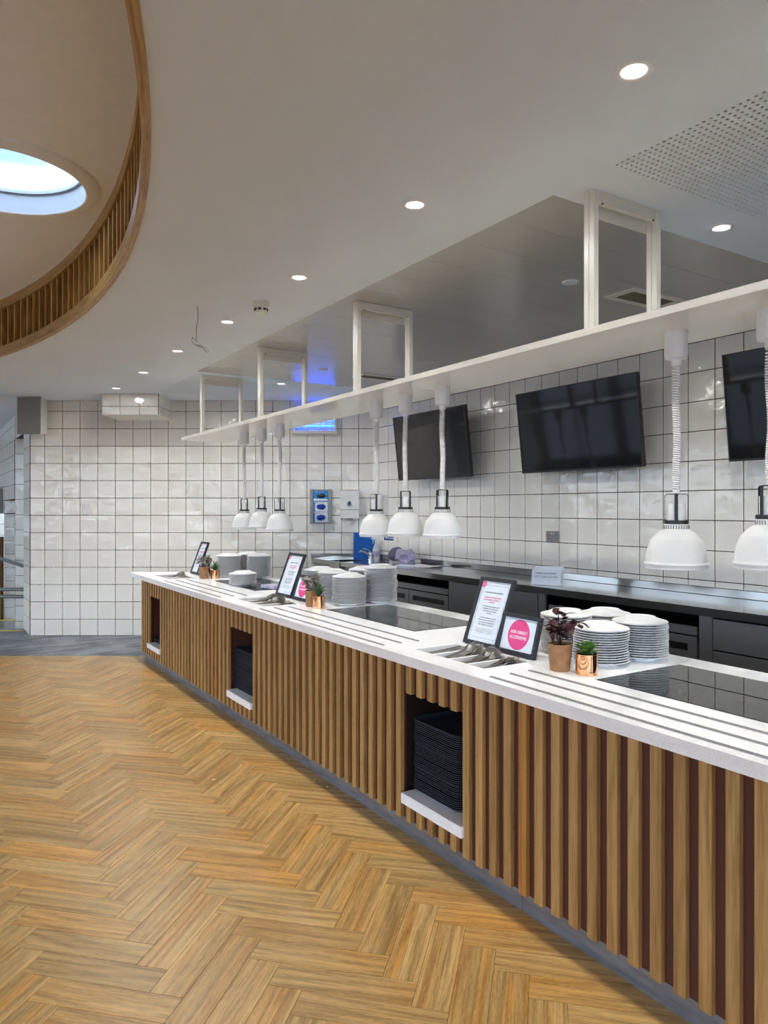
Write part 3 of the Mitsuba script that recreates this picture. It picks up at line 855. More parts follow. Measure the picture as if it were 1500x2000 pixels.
# insect killer
t = thing('insect_killer', 'white insect killer glowing blue high on the back wall', 'insect killer')
fx0, fx1 = -1.062, -.548
add('housing', bx(fx0, fx1, -.016, -.012, 2.40, 2.66), 'white_frame', t, M=TB)
add('tray', bx(fx0, fx1 + .01, -.105, -.012, 2.335, 2.372, .006), 'white_frame', t, M=TB)
add('end_cap', bx(fx0, fx0 + .022, -.10, -.012, 2.372, 2.66, .004), 'white_frame', t, M=TB)
add('end_cap', bx(fx1 - .022, fx1, -.10, -.012, 2.372, 2.66, .004), 'white_frame', t, M=TB)
arch = [(-.95 + .16 * math.cos(a), -.06, 2.60 + .085 * math.sin(a)) for a in np.linspace(math.pi, .25, 20)]
add('hook_wire', tube(arch, .008, 8), 'white_frame', t, True, M=TB)
for zt in (2.43, 2.50, 2.57):
    tb = trimesh.creation.cylinder(.013, fx1 - fx0 - .05, sections=20)
    sh = mikit.ply(xf(tb, T().translate([(fx0 + fx1) / 2, -.055, zt]).rotate([0, 1, 0], 90)), 'white_plastic')
    sh['emitter'] = {'type': 'area', 'radiance': {'type': 'rgb', 'value': [0.03, 0.55, 5.5]}}
    add('ultraviolet_tube', sh, None, t, M=TB, label='glowing blue tube')
for q in range(11):
    zz = 2.385 + q * .026
    add('grid_wire', bx(fx0 + .02, fx1 - .02, -.098, -.0955, zz, zz + .0025), 'navy', t, M=TB)
for q in range(7):
    xx = fx0 + .05 + q * .07
    add('grid_wire', bx(xx, xx + .0025, -.1, -.098, 2.375, 2.655), 'navy', t, M=TB)

# ---------------------------------------------------------------- handrails at the steps
for q, (a, b, lab) in enumerate((((-4.30, 8.98, .73), (-6.6, 10.9, 1.02), 'sloping grey tube handrail beside the steps'), ((-4.30, 9.05, .475), (-7.2, 9.25, .455), 'upper of two level grey tube rails beside the steps'), ((-4.30, 9.05, .385), (-7.2, 9.25, .372), 'lower of two level grey tube rails beside the steps'))):
    t = thing('handrail', lab, 'handrail')
    A, B = np.array([*W(a[0], a[1]), a[2]]), np.array([*W(b[0], b[1]), b[2]])
    add('rail', tube([A + (B - A) * k for k in np.linspace(0, 1, 6)], .022, 16), 'steel_dark', t, True)
    if q != 1:
        D = A + (B - A) * .05
        add('bracket', tube([D, D + [0, 0, -.05], D + np.array([.08, .02, -.07])], .009, 8), 'steel_dark', t, True)
        E = A + (B - A) * .93
        add('post', tube([E, [E[0], E[1], -.2]], .02, 10), 'steel_dark', t, True)
t = thing('fire_door', 'brown and yellow door leaf just visible down the steps at the far left', 'door')
add('leaf', bx(-6.6, -5.715, 10.95, 11.0, -.25, 1.05), 'cardboard', t, M=TS)
add('kick_panel', bx(-6.6, -5.735, 10.93, 10.952, -.25, .32), 'yellow_paint', t, M=TS)

# ---------------------------------------------------------------- the serving counter
ct = thing('serving_counter', 'long serving counter with oak slat front and plinth', 'counter')
SD, PITCH, SW, ST = 1.81, 0.0797, 0.0395, 0.020
HT = .84
niches = [(2.277, 2.678), (4.452, 4.853), (6.560, 6.945)]       # y of the tray openings
NZ0, NZ1 = .223, .662
CE = 7.27                                                       # where the slats end
NY0 = -1.0
y = 1.0779 - PITCH * 26
slat_full = mikit.ply(bx(SD, SD + ST, -SW, 0, .10, HT - .04, .0012), 'oak_slat')
up_s = mikit.ply(bx(SD, SD + ST, -SW, 0, NZ1, HT - .04, .0012), 'oak_slat')
lo_s = mikit.ply(bx(SD, SD + ST, -SW, 0, .10, .176, .0012), 'oak_slat')
while y < CE:
    lo, hi = y - SW, y
    short = any(lo > a - .02 and hi < b + .02 for a, b in niches)
    M = T().translate([0, y, 0])
    if short:
        add('slat', up_s, None, ct, M=M)
        add('slat', lo_s, None, ct, M=M)
    elif hi > NY0 and not (abs(y - 5.235) < .05):
        add('slat', slat_full, None, ct, M=M)
    elif hi > NY0:
        add('slat', slat_full, None, ct, M=M)
    y += PITCH
# front board with openings, in the y-z plane
fb = sbox(NY0, .10, CE + .0, HT - .04)
for a, b in niches:
    fb = fb.difference(sbox(a - .01, NZ0 - .045, b + .045, NZ1))


def yz_prism(poly, x0, x1):
    m = prism(poly, x0, x1)
    v = m.vertices
    return trimesh.Trimesh(np.c_[v[:, 2], v[:, 0], v[:, 1]], m.faces, process=False)


add('front_board', yz_prism(fb, SD + ST, SD + ST + .018), 'backing_brown', ct)
XN = SD + ST + .018
for q, (a, b) in enumerate(niches):
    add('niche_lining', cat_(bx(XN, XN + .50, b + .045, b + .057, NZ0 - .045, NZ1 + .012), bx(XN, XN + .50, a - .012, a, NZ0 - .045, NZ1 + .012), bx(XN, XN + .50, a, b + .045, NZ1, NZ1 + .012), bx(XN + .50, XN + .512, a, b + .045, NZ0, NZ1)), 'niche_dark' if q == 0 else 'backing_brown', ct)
    add('tray_ledge', bx(SD - .016, XN + .50, a - .012, b + .012, .176, NZ0, .004), 'quartz', ct)
pj = [NY0, 1.99, 4.163, 6.335, 7.30]
for q in range(4):
    add('plinth', bx(1.865, 1.88, pj[q] + .001, pj[q + 1] - .001, 0, .12), 'plinth_metal', ct)
add('plinth_top', bx(XN, 2.7, NY0, 7.24, .1, .12), 'plinth_metal', ct)
back_y = lambda x: (7.33 - .09 - x * S) / C
body = Polygon([(1.90, NY0), (2.68, NY0), (2.68, back_y(2.68)), (1.90, back_y(1.90) - .05)])
add('rear_panel', bx(2.66, 2.68, NY0, back_y(2.68), .10, HT - .045), 'steel', ct)
add('end_panel', prism(Polygon([(SD + ST, CE), (SD + ST + .02, CE - .02), (2.68, back_y(2.68) - .02), (2.68, back_y(2.68))]), .10, HT - .045), 'oak_slat', ct)
# worktop with cut-outs for the cutlery wells, hot plates let in
tip = (1.772, (7.335 - 1.772 * S) / C)
endb = (2.765, (7.335 - 2.765 * S) / C)
top = Polygon([(1.772, NY0), (2.765, NY0), endb, tip])
wells = [(2.24, 2.715), (4.435, 4.91), (6.58, 7.05)]
WX0, WX1 = 1.893, 2.128
glass = [(.92, 1.872, 2.120, 2.612), (3.11, 4.075, 2.16, 2.615), (5.28, 6.24, 2.185, 2.63)]
holes = [sbox(WX0, a, WX1, b) for a, b in wells]
strips = []
for a, b in ((.66, 2.118), (2.871, 4.328), (5.049, 6.474)):
    for q, xx in enumerate((1.821, 1.920, 2.018)):
        strips.append((xx, a + (0, -.0, -.0)[q], b + (0, -.0, .0)[q]))
top2 = top.difference(unary_union(holes + [sbox(x0, a, x1, b) for a, b, x0, x1 in glass]))
wt = thing('worktop', 'white speckled quartz worktop along the serving counter', 'worktop')
slab = prism(top2, HT - .048, HT)
# the front edge leans back slightly towards its foot
v = slab.vertices.copy()
sel = (v[:, 2] < HT - .02) & (v[:, 0] < 1.80)
v[sel, 0] += .015
slab = trimesh.Trimesh(v, slab.faces, process=False)
add('slab', slab, 'quartz', wt)
for xx, a, b in strips:
    add('tray_slide', bx(xx - .0068, xx + .0068, a, b, HT - .002, HT + .0035, .0015), 'slide_metal', wt)
for q, (a, b, x0, x1) in enumerate(glass):
    lab = ['nearest', 'middle', 'far'][q]
    add('hot_plate', bx(x0 + .0005, x1 - .0005, a + .0005, b - .0005, HT - .012, HT + .0018, .001), 'black_glass', label=f'black glass hot plate let into the worktop, {lab} of three', category='hot plate')
for q, (a, b) in enumerate(wells):
    w = .004
    d = .055
    tub = [bx(WX0 - w, WX0, a - w, b + w, HT - d - w, HT - .001), bx(WX1, WX1 + w, a - w, b + w, HT - d - w, HT - .001), bx(WX0, WX1, a - w, a, HT - d - w, HT - .001), bx(WX0, WX1, b, b + w, HT - d - w, HT - .001), bx(WX0, WX1, a, b, HT - d - w, HT - d)]
    f = add('cutlery_well', cat_(*tub), 'white_plastic', wt)
    for k in range(1, 4):
        yy = a + (b - a) * k / 4
        add('divider', bx(WX0, WX1, yy - .007, yy + .007, HT - d, HT - .003, .002), 'white_plastic', f)

# trays in the openings
def tray_mesh(w, d):
    rings = []
    for off, z in ((0, .0), (.0, .0022), (-.006, .0022), (-.020, -.0135), (-.023, -.0135), (-.004, -.0025), (0, 0)):
        p = rrect(w + 2 * off, d + 2 * off, max(.012, .042 + off), 4)
        rings.append((np.array(p.exterior.coords)[:-1], z))
    n = len(rings[0][0])
    V = np.vstack([np.c_[r, np.full(len(r), z)] for r, z in rings])
    Fq = []
    for i in range(len(rings) - 1):
        for j in range(n):
            a, b = i * n + j, i * n + (j + 1) % n
            Fq += [[a, b, b + n], [a, b + n, a + n]]
    V = np.vstack([V, [0, 0, -.0115], [0, 0, -.0135]])
    for j in range(n):
        Fq += [[3 * n + j, 3 * n + (j + 1) % n, len(V) - 2], [4 * n + (j + 1) % n, 4 * n + j, len(V) - 1]]
    return trimesh.Trimesh(V, Fq, process=False)


ORD = ['topmost', 'second', 'third', 'fourth', 'fifth', 'sixth', 'seventh', 'eighth', 'ninth', 'tenth', 'eleventh', 'twelfth', 'thirteenth', 'fourteenth', 'fifteenth', 'sixteenth', 'seventeenth', 'eighteenth', 'nineteenth', 'twentieth']
TENS = {2: 'twenty', 3: 'thirty', 4: 'forty'}


def nth(i):
    if i < 20:
        return ORD[i]
    n = i + 1
    if n % 10 == 0:
        return {30: 'thirtieth', 40: 'fortieth'}[n]
    return f"{TENS[n // 10]}-{['', 'first', 'second', 'third', 'fourth', 'fifth', 'sixth', 'seventh', 'eighth', 'ninth'][n % 10]}"


TW, TDp = .345, .36
tray = mikit.ply(tray_mesh(TW, TDp), 'tray_black')
for (a, b), n, where in zip(niches, (37, 33, 5), ('nearest', 'middle', 'farthest')):
    cy = b - (.150 if n != 33 else .128)
    for k in range(n):
        i = n - 1 - k
        lab = f'{nth(i)} dark tray from the top of the stack in the {where} counter opening' if i else f'topmost dark tray of the stack in the {where} counter opening'
        p = .00845
        jog = .004 if (k // 6) % 2 else 0
        add('serving_tray', tray, None, M=T().translate([XN + .004 + TDp / 2 + jog + rng.uniform(-.0008, .0008), cy + rng.uniform(-.001, .001), NZ0 + .0137 + p * k]).rotate([0, 0, 1], 90), label=lab, category='tray', group=f'trays stacked in the {where} opening')

# ---------------------------------------------------------------- plates
PR = .113
plate_prof = [[0, .0045], [.05, .0045], [.068, .006], [.080, .0125], [PR - .004, .0195], [PR, .0205], [PR + .0004, .0225], [PR - .004, .0232], [.078, .0165], [.064, .010], [.05, .0085], [0, .0085]]
plate_prof = [[0, .0035], [.056, .0035], [.058, 0], [.062, 0], [.066, .004], [.082, .0105], [PR - .003, .0182], [PR, .0198], [PR - .0005, .0216], [PR - .004, .0218], [.080, .0145], [.062, .0078], [0, .0075]]
plate = mikit.ply(lathe(plate_prof, 56), 'porcelain', 40)


def stack(x, y, ztop, where, flip=True, z0=None):
    z = HT + .0022 if z0 is None else z0
    n = max(2, int(round((ztop - .0217 - z) / .0098)) + (0 if flip else 1))
    pitch = .0098
    jog = np.zeros(2)
    for k in range(n):
        i = n - 1 - k
        lab = f'topmost white plate{", upside down," if flip else ""} on {where}' if i == 0 else f'{nth(i)} white plate from the top of {where}'
        if k % 5 == 4:
            jog = np.array([rng.uniform(-.005, .005), rng.uniform(-.005, .005)])
        dx, dy = jog + np.array([rng.uniform(-.0012, .0012), rng.uniform(-.0012, .0012)])
        if i == 0 and flip:
            M = T().translate([x + dx, y + dy, z + pitch * (k - 1) + .0218 + .0216]).rotate([1, 0, 0], 180)
        else:
            M = T().translate([x + dx, y + dy, z + pitch * k])
        add('dinner_plate', plate, None, M=M, label=lab, category='plate', group=f'plates in {where}')


stack(2.356, 2.056, 1.0055, 'the front stack behind the small copper pot', z0=HT)
stack(2.585, 2.040, 1.022, 'the rightmost stack of the near group', z0=HT)
stack(2.42, 2.305, 1.026, 'the stack behind the dark purple plant', z0=HT)
stack(2.645, 2.275, 1.022, 'the rear right stack of the near group', z0=HT)
stack(2.390, 4.20, 1.045, 'the front stack of the middle group', z0=HT)
stack(2.405, 4.435, 1.053, 'the second stack from front in the middle group', z0=HT)
stack(2.632, 4.19, 1.092, 'the tall right stack of the middle group', z0=HT)
stack(2.42, 4.67, 1.056, 'the rear left stack of the middle group', z0=HT)
stack(2.645, 4.425, 1.072, 'the rear right stack of the middle group', z0=HT)
stack(2.421, 6.50, 1.055, 'the left stack of the far group', z0=HT)
stack(2.660, 6.62, 1.062, 'the rear stack of the far group', z0=HT)
stack(2.640, 6.30, 1.058, 'the right stack of the far group')
stack(2.245, 5.70, .965, 'the short stack on the far black glass plate')

# ---------------------------------------------------------------- cutlery
def bend(m, f):
    v = m.vertices.copy()
    v[:, 2] += f(v[:, 0])
    return trimesh.Trimesh(v, m.faces, process=False)


def flat(poly, t=.0018):
    m = trimesh.creation.extrude_polygon(poly, t, engine='earcut')
    m = m.subdivide_to_size(.014)
    return m


hl = Polygon([(-.10, -.0065), (-.095, -.0085), (-.04, -.0055), (.028, -.0032), (.028, .0032), (-.04, .0055), (-.095, .0085), (-.10, .0065)])
tines = unary_union([hl, Polygon([(.024, -.003), (.038, -.0115), (.05, -.0125), (.05, .0125), (.038, .0115), (.024, .003)])] + [sbox(.049, -.0122 + .0070 * k, .093, -.0122 + .0070 * k + .0034) for k in range(4)])
fork = mikit.ply(bend(flat(tines), lambda x: .012 * np.clip((x - .02) / .05, 0, 1) * (1 - np.clip((x - .045) / .09, 0, 1)) - .0004 + .18 * np.clip(-.02 - x, 0, 1) * .12), 'polished_steel')
blade = unary_union([hl, Polygon([(.02, -.0035), (.03, -.009), (.10, -.0095), (.112, -.004), (.112, .004), (.02, .0035)])])
knife = mikit.ply(bend(flat(blade), lambda x: 0 * x), 'polished_steel')
bowl = trimesh.creation.icosphere(2, 1.0)
bv = bowl.vertices.copy()
bv = np.c_[bv[:, 0] * .031 * (1 + .12 * bv[:, 0]) + .056, bv[:, 1] * .0205, -np.abs(bv[:, 2]) * .0075 + np.where(bv[:, 2] > 0, .0012, 0) + .002]
spoon = mikit.ply(cat_(bend(flat(hl), lambda x: .004 + 0 * x), trimesh.Trimesh(bv, bowl.faces, process=False)), 'polished_steel', 35)
for q, (a, b) in enumerate(wells):
    where = ['nearest', 'middle', 'far'][q]
    for k, (kind, sh, n) in enumerate((('spoon', spoon, 12), ('fork', fork, 20), ('fork', fork, 20), ('knife', knife, 14))):
        slot = ['end', 'third', 'second', 'end'][k]
        if q == 2 and k in (0, 1):
            n = 5
        ya, yb = a + (b - a) * k / 4 + .012, a + (b - a) * (k + 1) / 4 - .012
        for i in range(n):
            yy = ya + (yb - ya) * ((i * .618) % 1.0)
            lay = i // 3
            z = HT - .029 + .0056 * lay
            x = 2.012 + rng.uniform(-.004, .006)
            tilt = -rng.uniform(12, 17) if kind != 'knife' else -rng.uniform(1, 4)
            if kind != 'knife':
                x += .014 + rng.uniform(-.006, .006)
            roll = rng.uniform(-60, 60) if kind == 'fork' else rng.uniform(-25, 25)
            cen = (ya + yb) / 2
            yy = cen + (yy - cen) * .80
            M = T().translate([x, yy, z]).rotate([0, 0, 1], rng.uniform(-3, 3)).rotate([0, 1, 0], tilt).rotate([1, 0, 0], roll).scale([.98, 1, 1])
            row_name = {'spoon': 'spoons in the', 'fork': 'forks in the third compartment of the' if k == 1 else 'forks in the second compartment of the', 'knife': 'knives in the'}[kind]
            add(f'cutlery_{kind}', sh, None, M=M, label=f'steel {kind} among the {row_name} {where} cutlery well', category=kind, group=f'{row_name} {where} cutlery well')

# ---------------------------------------------------------------- signs in black frames
def sign_frame(label, ybot, x, w, h, tilt, content):
    t = thing('sign_frame', label, 'sign')
    tr_ = math.radians(tilt)
    mtx = np.eye(4)
    mtx[:3, 0] = [0, -1, 0]
    mtx[:3, 1] = [math.sin(tr_), 0, math.cos(tr_)]
    mtx[:3, 2] = [-math.cos(tr_), 0, math.sin(tr_)]
    mtx[:3, 3] = [x, ybot, HT + .004]
    M = T(mtx)
    b = .018
    add('frame', cat_(bx(0, w, 0, b, -.016, .004, .002), bx(0, w, h - b, h, -.016, .004, .002), bx(0, b, b, h - b, -.016, .004, .002), bx(w - b, w, b, h - b, -.016, .004, .002)), 'frame_black', t, M=M)
    add('backboard', bx(.006, w - .006, .006, h - .006, -.014, -.009), 'cardboard', t, M=M)
    add('sheet', bx(b - .003, w - b + .003, b - .003, h - b + .003, -.009, -.004), 'paper', t, M=M)
    foot = Polygon([(0, 0), (.0, h * .62), (-h * .42 * math.tan(tr_) * 1.9, 0)])
    add('easel_leg', xf(bx(w / 2 - .01, w / 2 + .05, 0, h * .735, -.003, 0), T().translate([0, h * .70, -.016]).rotate([1, 0, 0], tilt + 18).translate([0, -h * .735, 0])), 'cardboard', t, M=M)
    content(t, M, w, h, b)
    return t


def centred(s, h, cx, y, bold=False):
    m = meshkit.text_mesh(s, h, .0005, bold)
    m.apply_translation([cx - (m.bounds[0, 0] + m.bounds[1, 0]) / 2, y, 0])
    return m


def round_notice(t, M, w, h, b):
    d = Point(0, 0).buffer(1, quad_segs=24)
    r = (h - 2 * b) / 2 * .93
    cx, cy = w / 2, h / 2
    add('pink_disc', prism(affinity.translate(affinity.scale(d, r, r), cx, cy), -.004, -.0034), 'pink_print', t, M=M, label='pink disc print')
    add('lettering', cat_(centred('ASK ABOUT', .0135, cx, cy + .004, True), centred('ALLERGENS', .0135, cx, cy - .0185, True)), 'ink_white', t, M=M.translate([0, 0, -.0034]))


def tall_notice(t, M, w, h, b):
    cx = w / 2
    z = -.004
    l = .0008
    x0, x1, y0_, y1 = b + .012, w - b - .012, b + .018, h - b - .02
    add('rule', cat_(bx(x0, x1, y0_, y0_ + l, z, z + .0004), bx(x0, x1, y1, y1 + l, z, z + .0004), bx(x0, x0 + l, y0_, y1, z, z + .0004), bx(x1 - l, x1, y0_, y1, z, z + .0004)), 'ink', t, M=M)
    rr = .015
    add('pink_disc', prism(Point(b + .016, h - b - .016).buffer(rr, quad_segs=12), z, z + .0008), 'pink_print', t, M=M, label='small pink disc')
    add('lettering', cat_(centred('ASK ABOUT', .0026, b + .016, h - b - .016, True), centred('ALLERGENS', .0026, b + .016, h - b - .0205, True)), 'ink_white', t, M=M.translate([0, 0, z + .0008]))
    s = h / .32
    add('lettering', cat_(centred('FOOD ALLERGY & INTOLERANCES', .0054, cx, h - .073 * s, True)), 'ink', t, M=M.translate([0, 0, z]))
    rows_ = ['IF YOU HAVE A FOOD ALLERGY', 'OR INTOLERANCE, PLEASE LET', 'US KNOW']
    add('lettering', cat_(*[centred(q, .0056, cx, h - (.096 + .0115 * i) * s, True) for i, q in enumerate(rows_)]), 'ink_pink', t, M=M.translate([0, 0, z]))
    rows_ = ['If you have an allergy, please speak', 'to a member of our team wearing', 'a pink badge prior to choosing', 'your meal.', '', 'Our trained staff would love to tell', 'you about all our food, the dishes we', 'bake to which have changed and', 'help assist you with your choice.']
    add('lettering', cat_(*[centred(q, .0050, cx, h - (.138 + .0108 * i) * s) for i, q in enumerate(rows_) if q]), 'ink', t, M=M.translate([0, 0, z]))
    # small print is too small to read in the photograph: thin ruled lines
    add('small_print', cat_(*[bx(cx - wd, cx + wd, h - (.242 + .0062 * i) * s, h - (.2408 + .0062 * i) * s, z, z + .0004) for i, wd in enumerate((.060, .066, .066, .055))]), 'slot_dark', t, M=M)


sign_frame('tall black framed allergy notice beside the nearest cutlery well', 2.732, 2.178, .238, .325, 20.6, tall_notice)
sign_frame('small framed pink disc notice beside the dark purple plant', 2.487, 2.166, .240, .177, 16, round_notice)
sign_frame('tall black framed allergy notice beside the middle cutlery well', 4.978, 2.213, .262, .325, 20.6, tall_notice)
sign_frame('small framed pink disc notice behind the middle potted plants', 4.692, 2.212, .240, .177, 18, round_notice)
sign_frame('tall black framed notice at the far end of the counter', 7.10, 2.25, .21, .325, 20.6, tall_notice)
sign_frame('small black framed notice half hidden behind the far potted plants', 6.885, 2.245, .240, .177, 18, round_notice)

# ---------------------------------------------------------------- pots and plants
def leaf_mesh(L, Wd, curl=.3, fold=.25, n=7, tipw=.0, power=.9):
    v, f = [], []
    for i in range(n):
        t = i / (n - 1)
        wd = Wd / 2 * (math.sin(math.pi * min(1, t ** power * .97 + .03)) ** .8) + tipw
        x = L * t
        z = -curl * L * t * t
        for s in (-1, 0, 1):
            v.append([x, s * wd, z + abs(s) * wd * fold])
    for i in range(n - 1):
        for j in (0, 1):
            a = i * 3 + j
            f += [[a, a + 1, a + 4], [a, a + 4, a + 3]]
    return trimesh.Trimesh(v, f, process=False)


def pot(kind, x, y, r, h, label, cat='potted plant'):
    t = thing('potted_plant', label, cat)
    M = T().translate([x, y, HT])
    if kind == 'terracotta':
        prof = [[0, 0], [r * .80, 0], [r * .82, .002], [r * .97, h * .80], [r, h * .81], [r * 1.02, h - .003], [r, h], [r * .9, h], [r * .88, h * .9], [0, h * .88]]
        add('pot', lathe(prof, 40), 'terracotta', t, 30, M=M)
    else:
        prof = [[0, 0], [r * .98, 0], [r, .003], [r, h - .002], [r * .99, h], [r * .95, h], [r * .94, h * .88], [0, h * .86]]
        add('pot', lathe(prof, 48), 'copper', t, 30, M=M)
    add('soil', lathe([[0, h * .93], [r * .5, h * .925], [r * .9, h * .9]], 24), 'soil', t, True, M=M)
    return t, M.translate([0, 0, h * .92])


def bushy(t, M, n, mat_, H_, spread, L, Wd, seed, curl=.35, stems=5, lean=(0, 0)):
    r = random.Random(seed)
    variants = [mikit.ply(leaf_mesh(L * k, Wd * k, curl * q, .3), mat_, True) for k, q in ((1, 1), (.8, .6), (1.15, 1.3), (.9, .2))]
    for s in range(stems):
        a = s * 2.4 + r.random()
        h = H_ * (.6 + .4 * r.random())
        sp = spread * .45
        pts = [(math.cos(a) * sp * q ** 1.3 + lean[0] * q, math.sin(a) * sp * q ** 1.3 + lean[1] * q, h * q) for q in np.linspace(0, 1, 6)]
        add('stem', tube(pts, .0016, 5), mat_, t, True, M=M)
        for i in range(n // stems):
            q = .25 + .75 * (i + .5) / (n // stems)
            k = min(5, int(q * 5))
            b = np.array(pts[k])
            az = math.degrees(a) + r.uniform(-150, 150)
            add('leaf', variants[r.randrange(4)], None, t, M=M.translate(b.tolist()).rotate([0, 0, 1], az).rotate([0, 1, 0], r.uniform(-55, 25)).rotate([1, 0, 0], r.uniform(-30, 30)))


def rosette(t, M, rings, L, Wd, mat_, seed, curl=.2, fold=.3, z=0.0, power=.9):
    r = random.Random(seed)
    for j, (n, el, k) in enumerate(rings):
        sh = mikit.ply(leaf_mesh(L * k, Wd * k, curl, fold, power=power), mat_, True)
        for i in range(n):
            add('leaf', sh, None, t, M=M.translate([0, 0, z]).rotate([0, 0, 1], 360 * i / n + j * 37 + r.uniform(-8, 8)).rotate([0, 1, 0], -el + r.uniform(-6, 6)).translate([.004, 0, 0]))


t, M = pot('terracotta', 2.128, 2.060, .047, .106, 'terracotta pot of dark purple leaves beside the pink disc notice')
def stems_with_leaves(t, M, stems, mat_, L, Wd, per, seed):
    r = random.Random(seed)
    var = [mikit.ply(leaf_mesh(L * k, Wd * k, cu, .22, power=.8), mat_, True) for k, cu in ((1, .5), (.8, .2), (1.1, .9), (.65, .3))]
    for right, fwd, h, droop in stems:
        dx, dy = W(right, fwd)
        pts = [(dx * q, dy * q, h * math.sin(math.pi / 2 * q * (1 + droop)) / math.sin(math.pi / 2 * (1 + droop) if droop < .5 else 1)) for q in np.linspace(0, 1, 8)]
        add('stem', tube(pts, .0018, 6), mat_, t, True, M=M)
        for i in range(per):
            q = .35 + .65 * (i + .6) / per
            b = np.array(pts[min(7, int(q * 7.5))])
            add('leaf', var[r.randrange(4)], None, t, M=M.translate(b.tolist()).rotate([0, 0, 1], i * 137 + r.uniform(-30, 30) + right * 900).rotate([0, 1, 0], r.uniform(-50, 40)).rotate([1, 0, 0], r.uniform(-35, 35)))


stems_with_leaves(t, M, [(-.012, .0, .145, .1), (-.045, -.01, .095, .2), (.025, .02, .115, .1), (.085, .0, .085, .55), (.0, -.03, .075, .1), (-.03, .03, .07, .2), (.04, -.02, .07, .2), (-.055, .01, .06, .3)], 'leaf_purple', .046, .033, 6, 21)
t, M = pot('copper', 2.166, 1.958, .0415, .078, 'shiny copper pot with broad green succulent in front of the near plates')
rosette(t, M, [(6, 28, .9), (6, 48, 1.0), (5, 66, 1.0), (3, 82, .95)], .062, .029, 'leaf_green', 5, z=-.002)
t, M = pot('terracotta', 2.150, 4.268, .040, .104, 'tall terracotta pot of grey leaves in the middle plant pair')
bushy(t, M, 96, 'leaf_grey', .135, .14, .036, .029, 8, stems=6)
t, M = pot('copper', 2.155, 4.172, .0395, .076, 'copper pot with spiky upright succulent in front of the middle plates')
rosette(t, M, [(7, 50, .75), (7, 66, 1.0), (5, 80, 1.1)], .085, .014, 'leaf_dark_green', 9, curl=.06, fold=.9, power=.6)
t, M = pot('terracotta', 2.185, 6.495, .046, .108, 'terracotta pot of grey leaves at the far end of the counter')
bushy(t, M, 96, 'leaf_grey', .12, .13, .036, .029, 12, stems=6)
t, M = pot('copper', 2.282, 6.475, .041, .075, 'copper pot with small bushy green plant at the far end of the counter')
rosette(t, M, [(9, 30, .9), (9, 48, 1.0), (8, 64, 1.05), (6, 80, 1.1)], .085, .009, 'leaf_dark_green', 13, curl=.12, fold=.5, power=.6)
# lilac packet and white card on the far hot plate
add('napkin_packet', xf(bx(-.06, .06, -.085, .085, 0, .028, .006), T().translate([2.36, 5.36, HT + .0045]).rotate([0, 0, 1], 12)), 'lilac', label='lilac packet lying on the worktop behind the middle tall notice', category='packet')
add('paper_card', xf(bx(-.075, .075, -.13, .13, 0, .0012), T().translate([2.275, 5.17, HT + .0005]).rotate([0, 0, 1], 8)), 'paper_white', label='white card lying flat before the middle tall notice', category='card')

# ---------------------------------------------------------------- steel back counter
bc = thing('back_counter', 'stainless steel back counter with cupboards along the kitchen wall', 'counter')
BX0, BZ, BT = 3.84, .90, .048
ybk = lambda x: (YB - .012 - x * S) / C
bt_poly = Polygon([(BX0, NY0), (XR - .002, NY0), (XR - .002, ybk(XR - .002)), (BX0 + .0, ybk(BX0))])
sinkc = (3.98, 7.05)
sink = affinity.translate(rrect(.30, .30, .05), *sinkc)
add('steel_top', prism(bt_poly.difference(sink), BZ - .003, BZ), 'steel', bc)
add('front_edge', bx(BX0, BX0 + .02, NY0, ybk(BX0 + .02), BZ - BT, BZ - .003), 'steel', bc)
add('upstand', bx(XR - .032, XR - .013, NY0, ybk(XR) - .0, BZ, BZ + .055, .003), 'steel', bc)
ux0 = BX0 * C - ybk(BX0) * S
ux1 = XR * C - ybk(XR) * S
add('upstand', bx(ux0, ux1, -.032, -.013, BZ, BZ + .055, .003), 'steel', bc, M=TB)
sb = affinity.translate(rrect(.30, .30, .05), *sinkc)
add('sink_bowl', cat_(prism(sb.buffer(.002).difference(sb), BZ - .16, BZ), prism(sb, BZ - .165, BZ - .16)), 'steel', bc)
XC = 3.87
add('carcass', cat_(bx(XC + .30, XC + .32, NY0, 7.35, .1, BZ - BT), bx(XC + .02, XR - .03, NY0, 7.2, .08, .10)), 'dark_void', bc)
# panel front, from right to left: drawers, post, recess, door pair, recess, panel
add('panel', bx(XC, XC + .02, 2.555, 2.640, .08, BZ - BT), 'steel_dark', bc)
for a, b in ((.66, 1.60), (1.61, 2.545)):
    add('drawer', bx(XC - .012, XC + .02, a, b, .664, BZ - BT - .012, .002), 'steel_dark', bc)
    add('drawer', bx(XC - .012, XC + .02, a, b, .40, .655, .002), 'steel_dark', bc)
    add('drawer', bx(XC - .012, XC + .02, a, b, .12, .391, .002), 'steel_dark', bc)
add('panel', bx(XC, XC + .02, 3.897, 3.965, .08, BZ - BT), 'steel_dark', bc)
for a, b in ((3.972, 4.475), (4.480, 4.983)):
    add('door', bx(XC - .008, XC + .012, a, b, .10, BZ - BT - .006, .002), 'steel_dark', bc)
add('panel', bx(XC, XC + .02, 4.988, 5.050, .08, BZ - BT), 'steel_dark', bc)
add('panel', bx(XC, XC + .02, 6.30, 7.55, .08, BZ - BT), 'steel_dark', bc)
